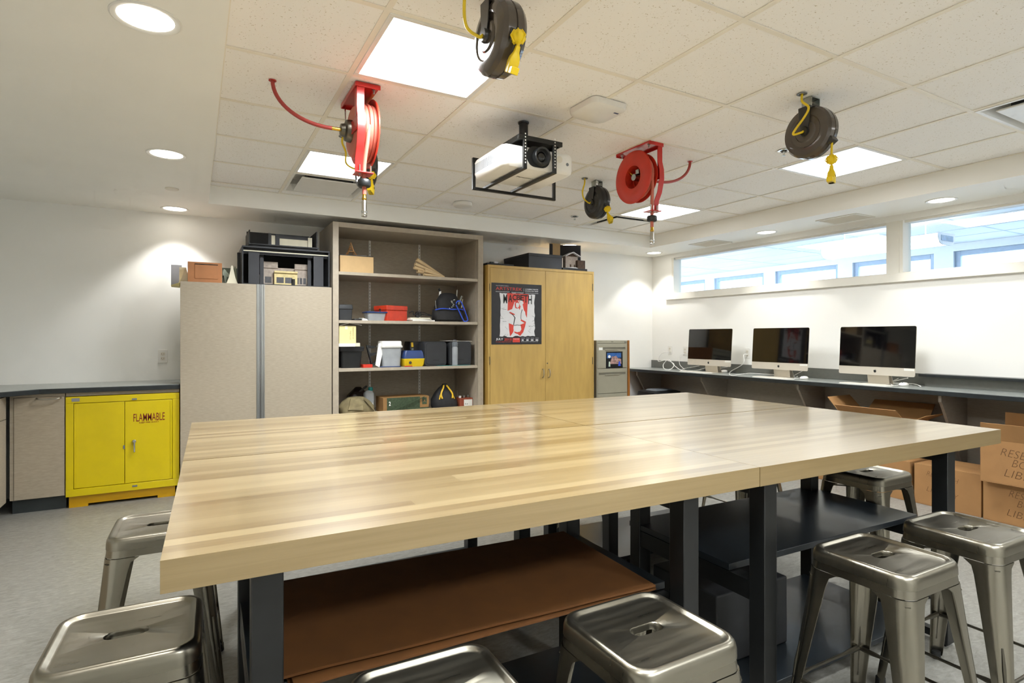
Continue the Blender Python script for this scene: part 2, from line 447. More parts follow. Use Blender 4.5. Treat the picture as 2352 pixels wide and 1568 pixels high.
# light troffers
tro_labels = {(0, 0): 'square ceiling light panel nearest the camera beside the upper cord reel', (0, 3): 'square ceiling light panel behind the left red hose reel',
              (5, 0): 'square ceiling light panel behind the right black cord reel', (5, 3): 'square ceiling light panel behind the right red hose reel',
              (0, -3): 'unseen square ceiling light panel in the left bank just behind the camera', (5, -3): 'unseen square ceiling light panel in the right bank just behind the camera',
              (0, -6): 'unseen square ceiling light panel in the left bank at the wall behind the camera', (5, -6): 'unseen square ceiling light panel in the right bank at the wall behind the camera',
              (2, -6): 'unseen square ceiling light panel in the middle at the wall behind the camera'}
def troffer(i, j):
    x0, x1, y0, y1 = GX + SAX * i + .012, GX + SAX * (i + 1) - .012, GY + SAY * j + .012, GY + SAY * (j + 1) - .012
    cx, cy = (x0 + x1) / 2, (y0 + y1) / 2; w, d = x1 - x0, y1 - y0
    t = thing('light_panel', tro_labels.get((i, j), 'unseen square ceiling light panel above and behind the camera'), 'ceiling light', (cx, cy, ZC), 0, 'square light panels in the tile ceiling')
    f = MB(); fw = 0.022
    f.bb(-w / 2, w / 2, -d / 2, -d / 2 + fw, -.004, .012); f.bb(-w / 2, w / 2, d / 2 - fw, d / 2, -.004, .012)
    f.bb(-w / 2, -w / 2 + fw, -d / 2 + fw, d / 2 - fw, -.004, .012); f.bb(w / 2 - fw, w / 2, -d / 2 + fw, d / 2 - fw, -.004, .012)
    obj('frame', f, 'white_plastic', t, bevel=.002)
    l = obj('diffuser', MB().bb(-w / 2 + fw, w / 2 - fw, -d / 2 + fw, d / 2 - fw, .002, .01), 'lens_light', t, smooth=0)
    al = bpy.data.lights.new('troffer_light', 'AREA'); al.shape = 'RECTANGLE'; al.size = w - 2 * fw; al.size_y = d - 2 * fw; al.energy = PANEL_W[0 if i < 3 else 1]; al.color = PANEL_COL; al.spread = R(150)
    ao = bpy.data.objects.new('troffer_light', al); col.objects.link(ao); ao.parent = t; ao.location = (0, 0, -.006)
    for xx in (0.04, 0.16):
        obj('lens_rib', MB().bb(xx - .001, xx + .001, -d / 2 + fw, d / 2 - fw, -.0005, .0015), 'white_plastic', l, smooth=0)
for c in LIGHT_CELLS: troffer(*c)
def air_diffuser(i, j, label):
    x0, x1, y0, y1 = GX + SAX * i + .012, GX + SAX * (i + 1) - .012, GY + SAY * j + .012, GY + SAY * (j + 1) - .012
    cx, cy = (x0 + x1) / 2, (y0 + y1) / 2; w, d = x1 - x0, y1 - y0
    t = thing('air_diffuser', label, 'air vent', (cx, cy, ZC), 0, 'square plaque air diffusers')
    def sq(a, z): return [(-a * w, -a * d, z), (a * w, -a * d, z), (a * w, a * d, z), (-a * w, a * d, z)]
    obj('frame', MB().rings([sq(.5, .004), sq(.5, -.004), sq(.47, -.004), sq(.42, .05), sq(.42, .09)], False, True), 'white_plastic', t, smooth=0)
    obj('plaque', MB().rings([sq(.38, -.012), sq(.385, -.006), sq(.37, .0)]), 'white_plastic', t, bevel=.003)
    obj('throat', MB().bb(-.3 * w, .3 * w, -.3 * d, .3 * d, .0, .05), 'soft_black_plastic', t, smooth=0)
air_diffuser(0, 4, 'square plaque air vent between the left light panel and the back soffit')
air_diffuser(5, 4, 'square plaque air vent at the far right corner of the tile ceiling')
air_diffuser(5, -2, 'square plaque air vent cut by the right edge of the photograph')

# recessed downlights in the soffit
def downlight(x, y, label, spot=True):
    t = thing('recessed_downlight', label, 'ceiling light', (x, y, ZS), 0, 'round downlights in the soffit')
    obj('trim_ring', MB().lathe([(.085, -.001), (.090, -.004), (.102, -.006), (.107, -.003), (.107, .0), (.085, .0)], 36, False), 'white_plastic', t)
    obj('lens', MB().lathe([(.0865, -.0012), (.0865, -.0004)], 36), 'can_light', t, smooth=0)
    if spot:
        l = bpy.data.lights.new('downlight_beam', 'SPOT'); l.energy = SPOT; l.color = WARM; l.spot_size = R(98); l.spot_blend = 0.35; l.shadow_soft_size = 0.07
        lo = bpy.data.objects.new('downlight_beam', l); col.objects.link(lo); lo.parent = t; lo.location = (0, 0, -.02)
for y, lb in ((5.63, 'small round downlight in the left soffit nearest the back wall'), (3.971, 'round downlight in the middle of the left soffit'), (2.312, 'large round downlight at the top left of the photograph'),
              (0.65, 'round downlight in the left soffit beside the camera'), (-1.0, 'round downlight in the left soffit behind the camera')):
    downlight(-0.145, y, lb)
for y, lb in ((5.552, 'small round downlight in the soffit at the back right corner'), (3.89, 'round downlight between the two vents in the right soffit'), (2.30, 'round downlight at the right end of the right soffit'),
              (0.65, 'round downlight in the right soffit beside the camera'), (-1.0, 'round downlight in the right soffit behind the camera')):
    downlight(5.205, y, lb)
downlight(3.90, 5.60, 'round downlight in the back soffit above the model house')
tag(obj('smoke_detector_cover', MB().at(Matrix.Translation((-.144, 4.873, ZS))).lathe([(.045, 0), (.045, -.006), (.04, -.009)], 28), 'warm_white_plastic'),
    'flat round cap in the left soffit between two downlights', 'ceiling cap')
# soffit vents
def soffit_vent(y, label):
    t = thing('soffit_vent', label, 'air vent', (5.235, y, ZS), 0, 'rectangular grilles in the right soffit')
    f = MB(); w, d = .30, .38
    f.bb(-w / 2, w / 2, -d / 2, -d / 2 + .02, -.006, 0); f.bb(-w / 2, w / 2, d / 2 - .02, d / 2, -.006, 0)
    f.bb(-w / 2, -w / 2 + .02, -d / 2 + .02, d / 2 - .02, -.006, 0); f.bb(w / 2 - .02, w / 2, -d / 2 + .02, d / 2 - .02, -.006, 0)
    obj('frame', f, 'warm_white_plastic', t, bevel=.0015)
    obj('backing', MB().bb(-w / 2 + .02, w / 2 - .02, -d / 2 + .02, d / 2 - .02, -.001, 0), 'grey_plastic', t, smooth=0)
    for q in range(16):
        x = -w / 2 + .028 + q * .0163
        obj('slat', MB().box((x, 0, -.004), (.009, d - .04, .0015), (0, R(35), 0)), 'warm_white_plastic', t, smooth=0)
soffit_vent(4.66, 'rectangular air grille in the right soffit nearest the back corner')
soffit_vent(3.09, 'rectangular air grille in the right soffit above the mullion')

# interior window
win = MB()
fr = 0.03
def wframe(mb, y0, y1):
    mb.bb(XR + .002, XR + T_ - .002, y0, y0 + fr, WZ0, WZ1); mb.bb(XR + .002, XR + T_ - .002, y1 - fr, y1, WZ0, WZ1)
    mb.bb(XR + .03, XR + T_ - .002, y0 + fr, y1 - fr, WZ0, WZ0 + .012); mb.bb(XR + .03, XR + T_ - .002, y0 + fr, y1 - fr, WZ1 - .02, WZ1)
wframe(win, WY0, 2.75); wframe(win, 2.83, WY1)
win1 = struct('window_1', win, 'trim_paint', bevel=.002)
obj('mullion', MB().bb(XR - .002, XR + T_, 2.75, 2.83, WZ0, WZ1), 'trim_paint', win1, smooth=0)
obj('pane', MB().bb(XR + .095, XR + .101, WY0 + fr, 2.75 - fr, WZ0 + .012, WZ1 - .02), 'pane_glass', win1, smooth=0)
obj('pane', MB().bb(XR + .095, XR + .101, 2.83 + fr, WY1 - fr, WZ0 + .012, WZ1 - .02), 'pane_glass', win1, smooth=0)
obj('sill', MB().bb(XR - .03, XR, WY0 - .05, 5.605, 1.768, WZ0), 'trim_paint', win1, bevel=.003)
obj('sill_board', MB().bb(XR - .03, XR + T_ - .01, WY0, WY1, WZ0 - .001, WZ0 + .004), 'trim_paint', win1, smooth=0)

# the daylit room next door
NX, NZ = 10.0, 2.68
struct('floor_beyond', MB().bb(XR + T_, NX + .2, -2, 12, -.1, 0), 'linoleum', smooth=0)
struct('ceiling_beyond', MB().bb(XR + T_, NX + .2, -2, 12, NZ, NZ + .1), 'far_paint', smooth=0)
cb = bpy.data.objects['ceiling_beyond']
for q in range(1, 7):
    obj('grid_runner', MB().bb(XR + T_ + q * .61, XR + T_ + q * .61 + .02, -2, 12, NZ - .004, NZ), 'exterior_wall', cb, smooth=0)
for q in range(0, 11):
    obj('grid_runner', MB().bb(XR + T_, NX, -1.5 + q * 1.22, -1.48 + q * 1.22, NZ - .003, NZ), 'exterior_wall', cb, smooth=0)
struct('wall_beyond_side', MB().bb(XR + T_, NX + .2, 11.9, 12, 0, NZ).bb(XR + T_, NX + .2, -2, -1.9, 0, NZ), 'far_paint', smooth=0)
wb = MB(); wb.bb(NX, NX + .2, -2, 12, 0, .9); wb.bb(NX, NX + .2, -2, 12, 2.57, NZ)
opens = []
y1 = 9.88 + 0.42
while y1 > -1.5:
    opens.append((y1 - 1.25, y1)); y1 -= 1.51
prev = 12
for (a, b) in opens:
    wb.bb(NX, NX + .2, b, prev, .9, 2.57); prev = a
wb.bb(NX, NX + .2, -2, prev, .9, 2.57)
struct('wall_beyond', wb, 'far_paint', smooth=0)
n = 2
for (a, b) in opens:
    f = MB()
    f.bb(NX + .05, NX + .12, a, a + .07, .9, 2.57); f.bb(NX + .05, NX + .12, b - .07, b, .9, 2.57)
    f.bb(NX + .05, NX + .12, a + .07, b - .07, 2.5, 2.57); f.bb(NX + .05, NX + .12, a + .07, b - .07, .9, .97)
    wo = struct('window_%d' % n, f, 'blue_frame', bevel=.004); n += 1
    obj('pane', MB().bb(NX + .08, NX + .085, a + .07, b - .07, .97, 2.5), 'pane_glass', wo, smooth=0)
# linear pendant next door and two of its troffers
pa = PX(1905, 570, 7.4); pb = PX(2172, 556, 7.4)
t = thing('linear_pendant', 'long white linear light hanging in the room beyond the window', 'pendant light', (7.4, (pa.y + pb.y) / 2, 2.34))
L_ = (pa.y - pb.y) / 2
prof = [(-.16, .10), (-.17, .06), (-.14, 0.01), (-.08, -.015), (.08, -.015), (.14, .01), (.17, .06), (.16, .10)]
obj('shade', MB().rings([[(x, y, z) for x, z in prof] for y in (-L_, L_)], False, False), 'pendant_light', t)
for sg in (-1, 1):
    e = obj('end_cap', MB().at(facing((0, sg * L_, 0), 'N' if sg > 0 else 'S')).prism([(-.18, .11), (.18, .11), (.18, .05), (.14, -.01), (.08, -.025), (-.08, -.025), (-.14, -.01), (-.18, .05)], 0, .015), 'exterior_wall_light', t)
    obj('end_panel', MB().at(facing((0, sg * (L_ + .015), 0), 'N' if sg > 0 else 'S')).prism([(-.13, .08), (.13, .08), (.13, .02), (-.13, .02)], 0, .004), 'exterior_window', e)
for sg in (-1, 1):
    obj('suspension_rod', MB().cyl((0, sg * L_ * .7, .1), (0, sg * L_ * .7, NZ - 2.34), .006), 'white_plastic', t)
for lb, (u0, v0) in (('bright ceiling light panel beyond the window left of the mullion', (1945, 556)), ('bright ceiling light panel beyond the window at the right edge', (2335, 494))):
    p = PZ(u0, v0, NZ)
    t = thing('far_light_panel', lb, 'ceiling light', (p.x, p.y, NZ), 0, 'light panels in the room beyond')
    obj('frame', MB().bb(-.31, .31, -.62, .62, -.012, 0), 'exterior_wall_light', t, bevel=.003)
    obj('diffuser', MB().bb(-.28, .28, -.59, .59, -.014, -.004), 'pendant_light', t, smooth=0)
# pale buildings across the street
def far_building(name, label, x, y0, y1, h, m, rows, colsn):
    t = thing(name, label, 'building', (x, (y0 + y1) / 2, -3), 0, 'buildings outside the far windows')
    obj('facade', MB().bb(0, 6, -(y1 - y0) / 2, (y1 - y0) / 2, 0, h), m, t, smooth=0)
    for r in range(rows):
        for q in range(colsn):
            yy = -(y1 - y0) / 2 + (q + .5) * (y1 - y0) / colsn; zz = 2.0 + r * 3.0
            f = obj('window', MB().bb(-.06, .0, yy - .7, yy + .7, zz, zz + 1.7), 'exterior_wall_light', t, smooth=0)
            obj('pane', MB().bb(-.08, -.06, yy - .6, yy + .6, zz + .1, zz + 1.6), 'exterior_window', f, smooth=0)
far_building('far_building', 'pale building outside the left far windows', 24, 14, 26, 12, 'exterior_wall', 4, 5)
far_building('far_building', 'white building outside the middle far windows', 27, 5, 13.4, 13, 'exterior_wall_light', 4, 4)
far_building('far_building', 'low pale building outside the right far windows', 25, -8, 4, 10.5, 'exterior_wall', 3, 5)
struct('ground_outside', MB().bb(NX + .3, 60, -30, 50, -3.1, -3), 'exterior_wall', smooth=0)

# wall panel and gussets under the right worktop
struct('trim_1', MB().bb(XR - .018, XR, YF, YB - .001, 0, .83), 'panel_laminate', smooth=0)
struct('baseboard_right', MB().bb(XR - .024, XR - .018, YF, YB - .001, 0, .09), 'toe_kick', smooth=0)
struct('baseboard_back', MB().bb(3.0, XR - .03, YB - .008, YB, 0, .09), 'toe_kick', smooth=0)

# ================================================================== LEFT RUN
CF = 5.305                     # cabinet fronts on the back wall
def ax(u, y): return PY(u, 773, y).x
def az(u, v, y): return PY(u, v, y).z
TCX0, TCX1 = ax(414, 5.27), ax(762.5, 5.27)      # tall cabinet
wt = MB()
wt.prism([(XL, YB), (XL, 1.9), (-1.185, 1.9), (-1.185, 5.11), (-.985, 5.283), (TCX0 - .002, 5.283), (TCX0 - .002, YB)], .864, .900)
w_ = obj('worktop', wt, 'worktop_edge', bevel=.003)
obj('top_sheet', MB().prism([(XL + .001, YB - .001), (XL + .001, 1.905), (-1.188, 1.905), (-1.188, 5.112), (-.987, 5.286), (TCX0 - .004, 5.286), (TCX0 - .004, YB - .001)], .9001, .9008), 'worktop', w_, smooth=0)
tag(w_, 'dark grey L-shaped worktop above the yellow flammables cabinet', 'worktop')
# base cabinet on the back wall
bx0, bx1 = ax(30, CF), ax(149, CF)
t = thing('base_cabinet', 'greige laminate base cabinet left of the yellow flammables cabinet', 'cabinet', ((bx0 + bx1) / 2, 5.6, 0))
obj('body', W(t).bb(-1.15, bx1, CF + .02, YB - .002, .10, .863), 'laminate_edge', t, smooth=0)
d = obj('door', W(t).bb(bx0 + .004, bx1 - .002, CF, CF + .019, .105, az(90, 912, CF)), 'laminate', t, bevel=.0015)
hx0, hx1, hz = ax(84, CF), ax(140, CF), az(112, 914, CF)
obj('handle', W(t).tube(spl([(hx0, CF, hz), (hx0 + .004, CF - .02, hz), (hx0 + .02, CF - .03, hz - .004), ((hx0 + hx1) / 2, CF - .032, hz - .006), (hx1 - .02, CF - .03, hz - .004), (hx1 - .004, CF - .02, hz), (hx1, CF, hz)], 5), .006, 8), 'satin_nickel', d)
obj('filler_strip', W(t).bb(-1.155, bx0 + .002, CF + .005, CF + .02, .105, .863), 'laminate', t, smooth=0)
obj('toe_kick', W(t).bb(-1.15, bx1, CF + .05, CF + .07, 0, .10), 'toe_kick', t, smooth=0)
obj('top_rail', W(t).bb(-1.15, bx1, CF + .002, CF + .02, az(90, 912, CF) + .003, .863), 'laminate', t, smooth=0)
# left wall cabinets
t = thing('base_cabinet', 'greige drawer and door cabinet at the left edge of the photograph', 'cabinet', (-1.485, 4.9, 0))
obj('body', MB().bb(XL + 1.485 + .002, .30, -.35, .374, .10, .863), 'laminate_edge', t, smooth=0)
obj('drawer', MB().bb(.30, 0.319, -.35, .372, az(12, 972, 5.0), .855), 'laminate', t, bevel=.0015)
obj('door', MB().bb(.30, 0.319, -.35, .372, .105, az(12, 972, 5.0) - .004), 'laminate', t, bevel=.0015)
obj('toe_kick', MB().bb(.23, .25, -.35, .40, 0, .10), 'toe_kick', t, smooth=0)
t = thing('base_cabinet', 'long run of greige base cabinet doors along the left wall', 'cabinet', (-1.485, 3.2, 0))
obj('body', MB().bb(XL + 1.485 + .002, .30, -1.29, 1.34, .10, .863), 'laminate_edge', t, smooth=0)
for q in range(4):
    obj('door', MB().bb(.30, .319, -1.28 + q * .655, -1.28 + q * .655 + .65, .105, .855), 'laminate', t, bevel=.0015)
obj('toe_kick', MB().bb(.23, .25, -1.29, 1.34, 0, .10), 'toe_kick', t, smooth=0)
# filler above the flammables cabinet
fx0, fx1 = ax(151, CF), ax(412, CF)
zft = az(150, 912, CF)
tag(obj('filler_panel', MB().bb(fx0, fx1, CF + .01, CF + .03, zft + .004, .863), 'laminate'), 'thin greige filler panel between worktop and yellow cabinet', 'panel')
# flammables cabinet
t = thing('flammables_cabinet', 'bright yellow two-door flammables safety cabinet under the worktop', 'safety cabinet', ((fx0 + fx1) / 2, 5.55, 0))
zb = az(152, 1142, CF)
obj('body', W(t).bb(fx0 + .004, fx1 - .004, CF + .012, 5.84, zb, zft), 'safety_yellow', t, bevel=.004)
f = W(t); ew = .047
f.bb(fx0, fx1, CF - .006, CF + .012, zft - .048, zft); f.bb(fx0, fx1, CF - .006, CF + .012, zb, zb + .055)
f.bb(fx0, fx0 + ew, CF - .006, CF + .012, zb + .055, zft - .048); f.bb(fx1 - ew, fx1, CF - .006, CF + .012, zb + .055, zft - .048)
obj('face_frame', f, 'safety_yellow', t, bevel=.002)
mid = ax(286.5, CF)
for a, b, nm in ((fx0 + ew + .003, mid - .002, 0), (mid + .002, fx1 - ew - .003, 1)):
    d = obj('door', W(t).bb(a, b, CF - .004, CF + .012, zb + .059, zft - .052), 'safety_yellow', t, bevel=.002)
    obj('fold', W(t).bb((a if nm == 0 else b - .012), (a + .012 if nm == 0 else b), CF - .008, CF - .004, zb + .062, zft - .055), 'safety_yellow', d, bevel=.001)
    if nm == 1:
        hx, hz = ax(309, CF), az(309, 1012, CF)
        obj('handle', W(t).lathe([(.013, 0), (.013, .018), (.009, .022)], 20, axis='Y', o=(hx, CF - .026, hz)).bar((hx, CF - .02, hz), (hx + .001, CF - .026, hz - .085), .012, .010), 'chrome', d, bevel=.003)
        text('flammable_lettering', 'FLAMMABLE', ax(379, CF) - ax(307, CF), .060, 'dark_red_ink', d, inv(t) @ facing((ax(343, CF), CF - .0045, az(343, 957, CF)), 'S'), bold=.004)
        text('fire_lettering', 'KEEP FIRE AWAY', ax(365, CF) - ax(320, CF), .011, 'dark_red_ink', d, inv(t) @ facing((ax(343, CF), CF - .0045, az(343, 969, CF)), 'S'), bold=.01)
for (u, v, w, h) in ((309, 916, .033, .012), (310, 1115, .033, .012), (285, 1026, .010, .028)):
    obj('latch_tab', W(t).box((ax(u, CF), CF - .008, az(u, v, CF)), (w, .006, h)), 'grey_plastic', t, bevel=.001)
obj('data_plate', W(t).box((ax(174, CF), CF - .0068, az(174, 918, CF)), (.048, .001, .024)), 'grey_board', t, smooth=0)
obj('base', W(t).bb(fx0 + .014, fx1 - .03, CF + .03, 5.82, 0.02, zb).bb(fx0 + .014, fx0 + .13, CF + .03, 5.82, 0, .02).bb(fx1 - .15, fx1 - .03, CF + .03, 5.82, 0, .02), 'safety_yellow_shaded', t, smooth=0)
# outlet on back wall
def outlet(o, d, label, group='wall outlets'):
    t = thing('wall_outlet', label, 'outlet', o, 0, group)
    M = facing((0, 0, 0), d)
    obj('cover_plate', MB().at(M).prism(rrect(.072, .116, .006, 2), 0, .005), 'white_plastic', t, bevel=.001)
    for s_ in (-1, 1):
        k = obj('socket', MB().at(M).prism(rrect(.034, .030, .008, 3, 0, s_ * .02), .005, .0065), 'warm_white_plastic', t, smooth=0)
        m = MB().at(M); m.bb(-.009, -.007, s_ * .02 - .003, s_ * .02 + .006, .0065, .0068); m.bb(.006, .008, s_ * .02 - .003, s_ * .02 + .005, .0065, .0068)
        m.prism(rrect(.004, .004, .0019, 2, 0, s_ * .02 - .008), .0065, .0068)
        obj('slots', m, 'dark_slot', k, smooth=0)
    return t
p = PY(374, 818, YB)
outlet((p.x, YB, p.z), 'S', 'white wall outlet above the worktop left of the tall cabinet')

# ================================================================== TALL CABINET
tf = 5.265; tz = az(414, 645.5, tf)
t = thing('tall_cabinet', 'tall greige two-door cabinet with vertical metal pulls left of the bookcase', 'cabinet', ((TCX0 + TCX1) / 2, 5.57, 0))
obj('body', W(t).bb(TCX0, TCX1 - .002, tf + .02, YB - .002, .1, tz), 'laminate_edge', t, smooth=0)
obj('toe_kick', W(t).bb(TCX0 + .01, TCX1 - .01, tf + .07, 5.8, 0, .1), 'toe_kick', t, smooth=0)
m0, m1 = ax(589, tf), ax(608, tf); mm = (m0 + m1) / 2
for a, b, s_ in ((TCX0, mm - .0015, 0), (mm + .0015, TCX1 - .003, 1)):
    d = obj('door', W(t).bb(a, b, tf, tf + .019, .105, tz), 'laminate', t, bevel=.0015)
    x0, x1 = (m0, mm - .0015) if s_ == 0 else (mm + .0015, m1)
    h = W(t); h.bb(x0, x1, tf - .004, tf, .105, tz + .001); h.bb(x0 + .006, x0 + .011, tf - .012, tf - .004, .105, tz + .001); h.bb(x1 - .008, x1 - .004, tf - .016, tf - .004, .105, tz + .001)
    obj('edge_pull', h, 'brushed_aluminium', d, bevel=.001)

# ================================================================== BOOKCASE
bf = 5.255; BX0, BX1 = ax(764.5, bf), ax(1110, bf)
bzt = az(765, 508, bf)
t = thing('bookcase', 'tall greige open bookcase with four shelves of tools and bins', 'bookcase', ((BX0 + BX1) / 2, 5.57, 0))
pw = ax(778, bf) - BX0; pwr = BX1 - ax(1098.5, bf)
obj('side', W(t).bb(BX0, BX0 + pw, bf, YB - .002, 0, bzt), 'laminate_edge', t, bevel=.001)
obj('side', W(t).bb(BX1 - pwr, BX1, bf, YB - .002, 0, bzt), 'laminate_edge', t, bevel=.001)
obj('top', W(t).bb(BX0 + pw, BX1 - pwr, bf, YB - .002, bzt - .045, bzt), 'laminate_edge', t, bevel=.001)
obj('back', W(t).bb(BX0 + pw, BX1 - pwr, YB - .02, YB - .003, .09, bzt - .045), 'laminate', t, smooth=0)
IX0, IX1 = BX0 + pw, BX1 - pwr
obj('plinth', W(t).bb(IX0, IX1, bf + .03, bf + .05, 0, .09), 'laminate', t, smooth=0)
SH = [az(778, 622.7, bf), az(778, 734.7, bf), az(778, 846.8, bf), 0.552, 0.115]
for z in SH:
    obj('shelf', W(t).bb(IX0 + .002, IX1 - .002, bf + .006, YB - .02, z - .028, z), 'laminate_edge', t, bevel=.001)
for u in (849, 963):
    x = ax(u, YB - .02)
    m = W(t); m.bb(x - .011, x + .011, YB - .026, YB - .02, .12, bzt - .045)
    s_ = obj('shelf_standard', m, 'white_plastic', t, smooth=0)
    m = W(t)
    for q in range(66):
        z = .15 + q * .032
        if z < bzt - .08: m.bb(x - .003, x + .003, YB - .0265, YB - .026, z, z + .014)
    o_ = obj('standard_slots', m, 'grey_plastic', s_, smooth=0); o_['kind'] = 'stuff'
for yy in (bf + .07, YB - .09):
    for xx, sg in ((IX1, -1), (IX0, 1)):
        obj('shelf_standard', W(t).bb(min(xx, xx + sg * .004), max(xx, xx + sg * .004), yy - .01, yy + .01, .12, bzt - .05), 'laminate_edge', t, smooth=0)

# ================================================================== BIRCH CABINET
cf = 5.20; CX0, CX1 = ax(1121, cf), ax(1364, cf); czt = az(1121, 607, cf)
t = thing('birch_cabinet', 'honey-coloured birch double-door cabinet with a black poster', 'cabinet', ((CX0 + CX1) / 2, 5.5, 0))
obj('body', W(t).bb(CX0, CX1, cf + .005, 5.83, .06, czt), 'birch_edge', t, bevel=.002)
ft = .020
f = W(t); f.bb(CX0, CX0 + ft, cf, cf + .006, .06, czt); f.bb(CX1 - ft, CX1, cf, cf + .006, .06, czt); f.bb(CX0 + ft, CX1 - ft, cf, cf + .006, czt - .028, czt); f.bb(CX0 + ft, CX1 - ft, cf, cf + .006, .06, .12)
obj('face_frame', f, 'birch', t, bevel=.001)
cm = ax(1253, cf)
for a, b, s_ in ((CX0 + ft + .003, cm - .0015, 0), (cm + .0015, CX1 - ft - .003, 1)):
    d = obj('door', W(t).bb(a, b, cf - .001, cf + .018, .123, czt - .031), 'birch', t, bevel=.001)
    hx = ax(1246 if s_ == 0 else 1260, cf); hz = az(1250, 857, cf)
    obj('pull_handle', W(t).tube(spl([(hx, cf, hz + .043), (hx, cf - .02, hz + .040), (hx, cf - .03, hz + .015), (hx, cf - .03, hz - .015), (hx, cf - .02, hz - .040), (hx, cf, hz - .043)], 5), .0055, 8), 'satin_nickel', d)
    for v in (660, 828):
        xx = (a - .004) if s_ == 0 else (b + .004)
        obj('hinge', W(t).cyl((xx, cf - .004, az(1125 if s_ == 0 else 1360, v, cf) - .04), (xx, cf - .004, az(1125 if s_ == 0 else 1360, v, cf) + .04), .004, n=8), 'gunmetal_dark', d)
    if s_ == 1:
        obj('lock', W(t).lathe([(.008, 0), (.008, .003)], 16, axis='Y', o=(ax(1257, cf), cf - .004, az(1257, 834, cf))), 'gunmetal_dark', d)
obj('plinth', W(t).bb(CX0 + .01, CX1 - .01, cf + .05, 5.8, 0, .06), 'birch_edge', t, smooth=0)

# poster on the left door
px0, px1 = ax(1128.5, cf), ax(1243.5, cf); pz1, pz0 = az(1128, 648.5, cf), az(1128, 791, cf)
pw_, ph_ = px1 - px0, pz1 - pz0
t = thing('poster', 'black theatre poster taped to the left birch cabinet door', 'poster', (px0, cf - .002, pz0))
sh = MB().at(facing((0, 0, 0), 'S'))
sh.rings([[(0, ph_ * q / 12, .0006 + .0008 * math.sin(q * 2.1) ** 2), (pw_, ph_ * q / 12, .0006 + .0008 * math.sin(q * 2.1 + .4) ** 2), (pw_, ph_ * q / 12, -.0004), (0, ph_ * q / 12, -.0004)] for q in range(13)])
obj('sheet', sh, 'poster_black', t)
def pp(fx, fy): return (fx * pw_, (1 - fy) * ph_)      # fractions from the top left
def patch(name, poly, m, z, par=None):
    return obj(name, MB().at(facing((0, 0, 0), 'S')).prism([pp(*q) for q in poly], z, z + .0001), m, par or t, smooth=0)
def ptext(name, body, fx, fy, fw, fh, m, bold=.01, z=.0026):
    x, y = pp(fx, fy)
    return text(name, body, fw * pw_, fh * ph_, m, t, facing((0, 0, 0), 'S') @ Matrix.Translation((x, y, z)), bold=bold)
rnd = random.Random(3)
def ragged(x0, x1, y0, y1, n=14, j=.022):
    top = [(x0 + (x1 - x0) * q / n, y0 + rnd.uniform(0, j)) for q in range(n + 1)]
    right = [(x1 - rnd.uniform(0, j), y0 + (y1 - y0) * q / n) for q in range(1, n)]
    bot = [(x1 - (x1 - x0) * q / n, y1 - rnd.uniform(0, j * 1.3)) for q in range(n + 1)]
    left = [(x0 + rnd.uniform(0, j), y1 - (y1 - y0) * q / n) for q in range(1, n)]
    return (top + right + bot + left)[::-1]
patch('white_art_panel', ragged(.155, .865, .155, .885), 'poster_white', .0018)
patch('red_art_panel', [(.30, .16), (.73, .165), (.71, .34), (.695, .56), (.64, .45), (.60, .30), (.45, .30), (.40, .42), (.31, .45), (.315, .3)][::-1], 'poster_red', .0021)
ptext('presenter_lettering', 'THEATRE ALBERTA PRESENTS', .205, .045, .25, .010, 'poster_white', .0) 
ptext('artstrek_lettering', 'ARTSTREK', .34, .09, .52, .050, 'poster_red', .0)
patch('rule', [(.632, .07), (.636, .07), (.636, .125), (.632, .125)], 'poster_white', .002)
ptext('summer_lettering', 'A SUMMER THEATRE', .795, .082, .265, .018, 'poster_white', .02)
ptext('school_lettering', 'SCHOOL FOR TEENS', .795, .113, .265, .018, 'poster_white', .02)
patch('rule', [(.08, .139), (.35, .139), (.35, .144), (.08, .144)], 'poster_white', .002)
patch('rule', [(.665, .145), (.93, .145), (.93, .150), (.665, .150)], 'poster_white', .002)
ptext('author_lettering', "WILLIAM SHAKESPEARE'S", .508, .145, .25, .013, 'poster_white', .01)
for ch, fx, fh in zip('MACBETH', (.265, .365, .445, .525, .60, .675, .76), (.15, .125, .095, .085, .095, .125, .15)):
    ptext('macbeth_letter', ch, fx, .18 + fh / 2, .074, fh, 'ink_black', .02, .0029)
# the figure: a crowned woman between two heavy sleeves, drawn as flat print
patch('red_cloak', [(.33, .60), (.45, .70), (.42, .80), (.36, .87), (.34, .75)][::-1], 'poster_red', .0021)
patch('red_cloak', [(.56, .68), (.69, .58), (.66, .70), (.62, .80), (.56, .86), (.52, .84), (.50, .78)][::-1], 'poster_red', .0021)
patch('white_gown', [(.45, .42), (.60, .40), (.66, .46), (.69, .63), (.58, .67), (.52, .64), (.42, .68), (.33, .65), (.34, .47)][::-1], 'poster_white', .0023)
patch('black_outline', [(.345, .47), (.42, .51), (.465, .56), (.435, .68), (.42, .68), (.445, .56), (.41, .52), (.34, .48)][::-1], 'ink_black', .0025)
patch('black_outline', [(.60, .41), (.575, .48), (.57, .57), (.585, .60), (.59, .60), (.58, .56), (.585, .48), (.61, .42)][::-1], 'ink_black', .0025)
patch('red_sash', [(.36, .465), (.45, .50), (.45, .52), (.35, .485)][::-1], 'poster_red', .0026)
patch('red_sash', [(.575, .585), (.68, .625), (.66, .65), (.57, .61)][::-1], 'poster_red', .0026)
patch('hair', [(.465, .30), (.55, .285), (.57, .37), (.55, .43), (.53, .40), (.50, .41), (.46, .40), (.45, .34)][::-1], 'poster_red', .0025)
patch('face', [(.475, .325), (.50, .31), (.54, .325), (.54, .37), (.51, .40), (.48, .385)][::-1], 'poster_white', .0027)
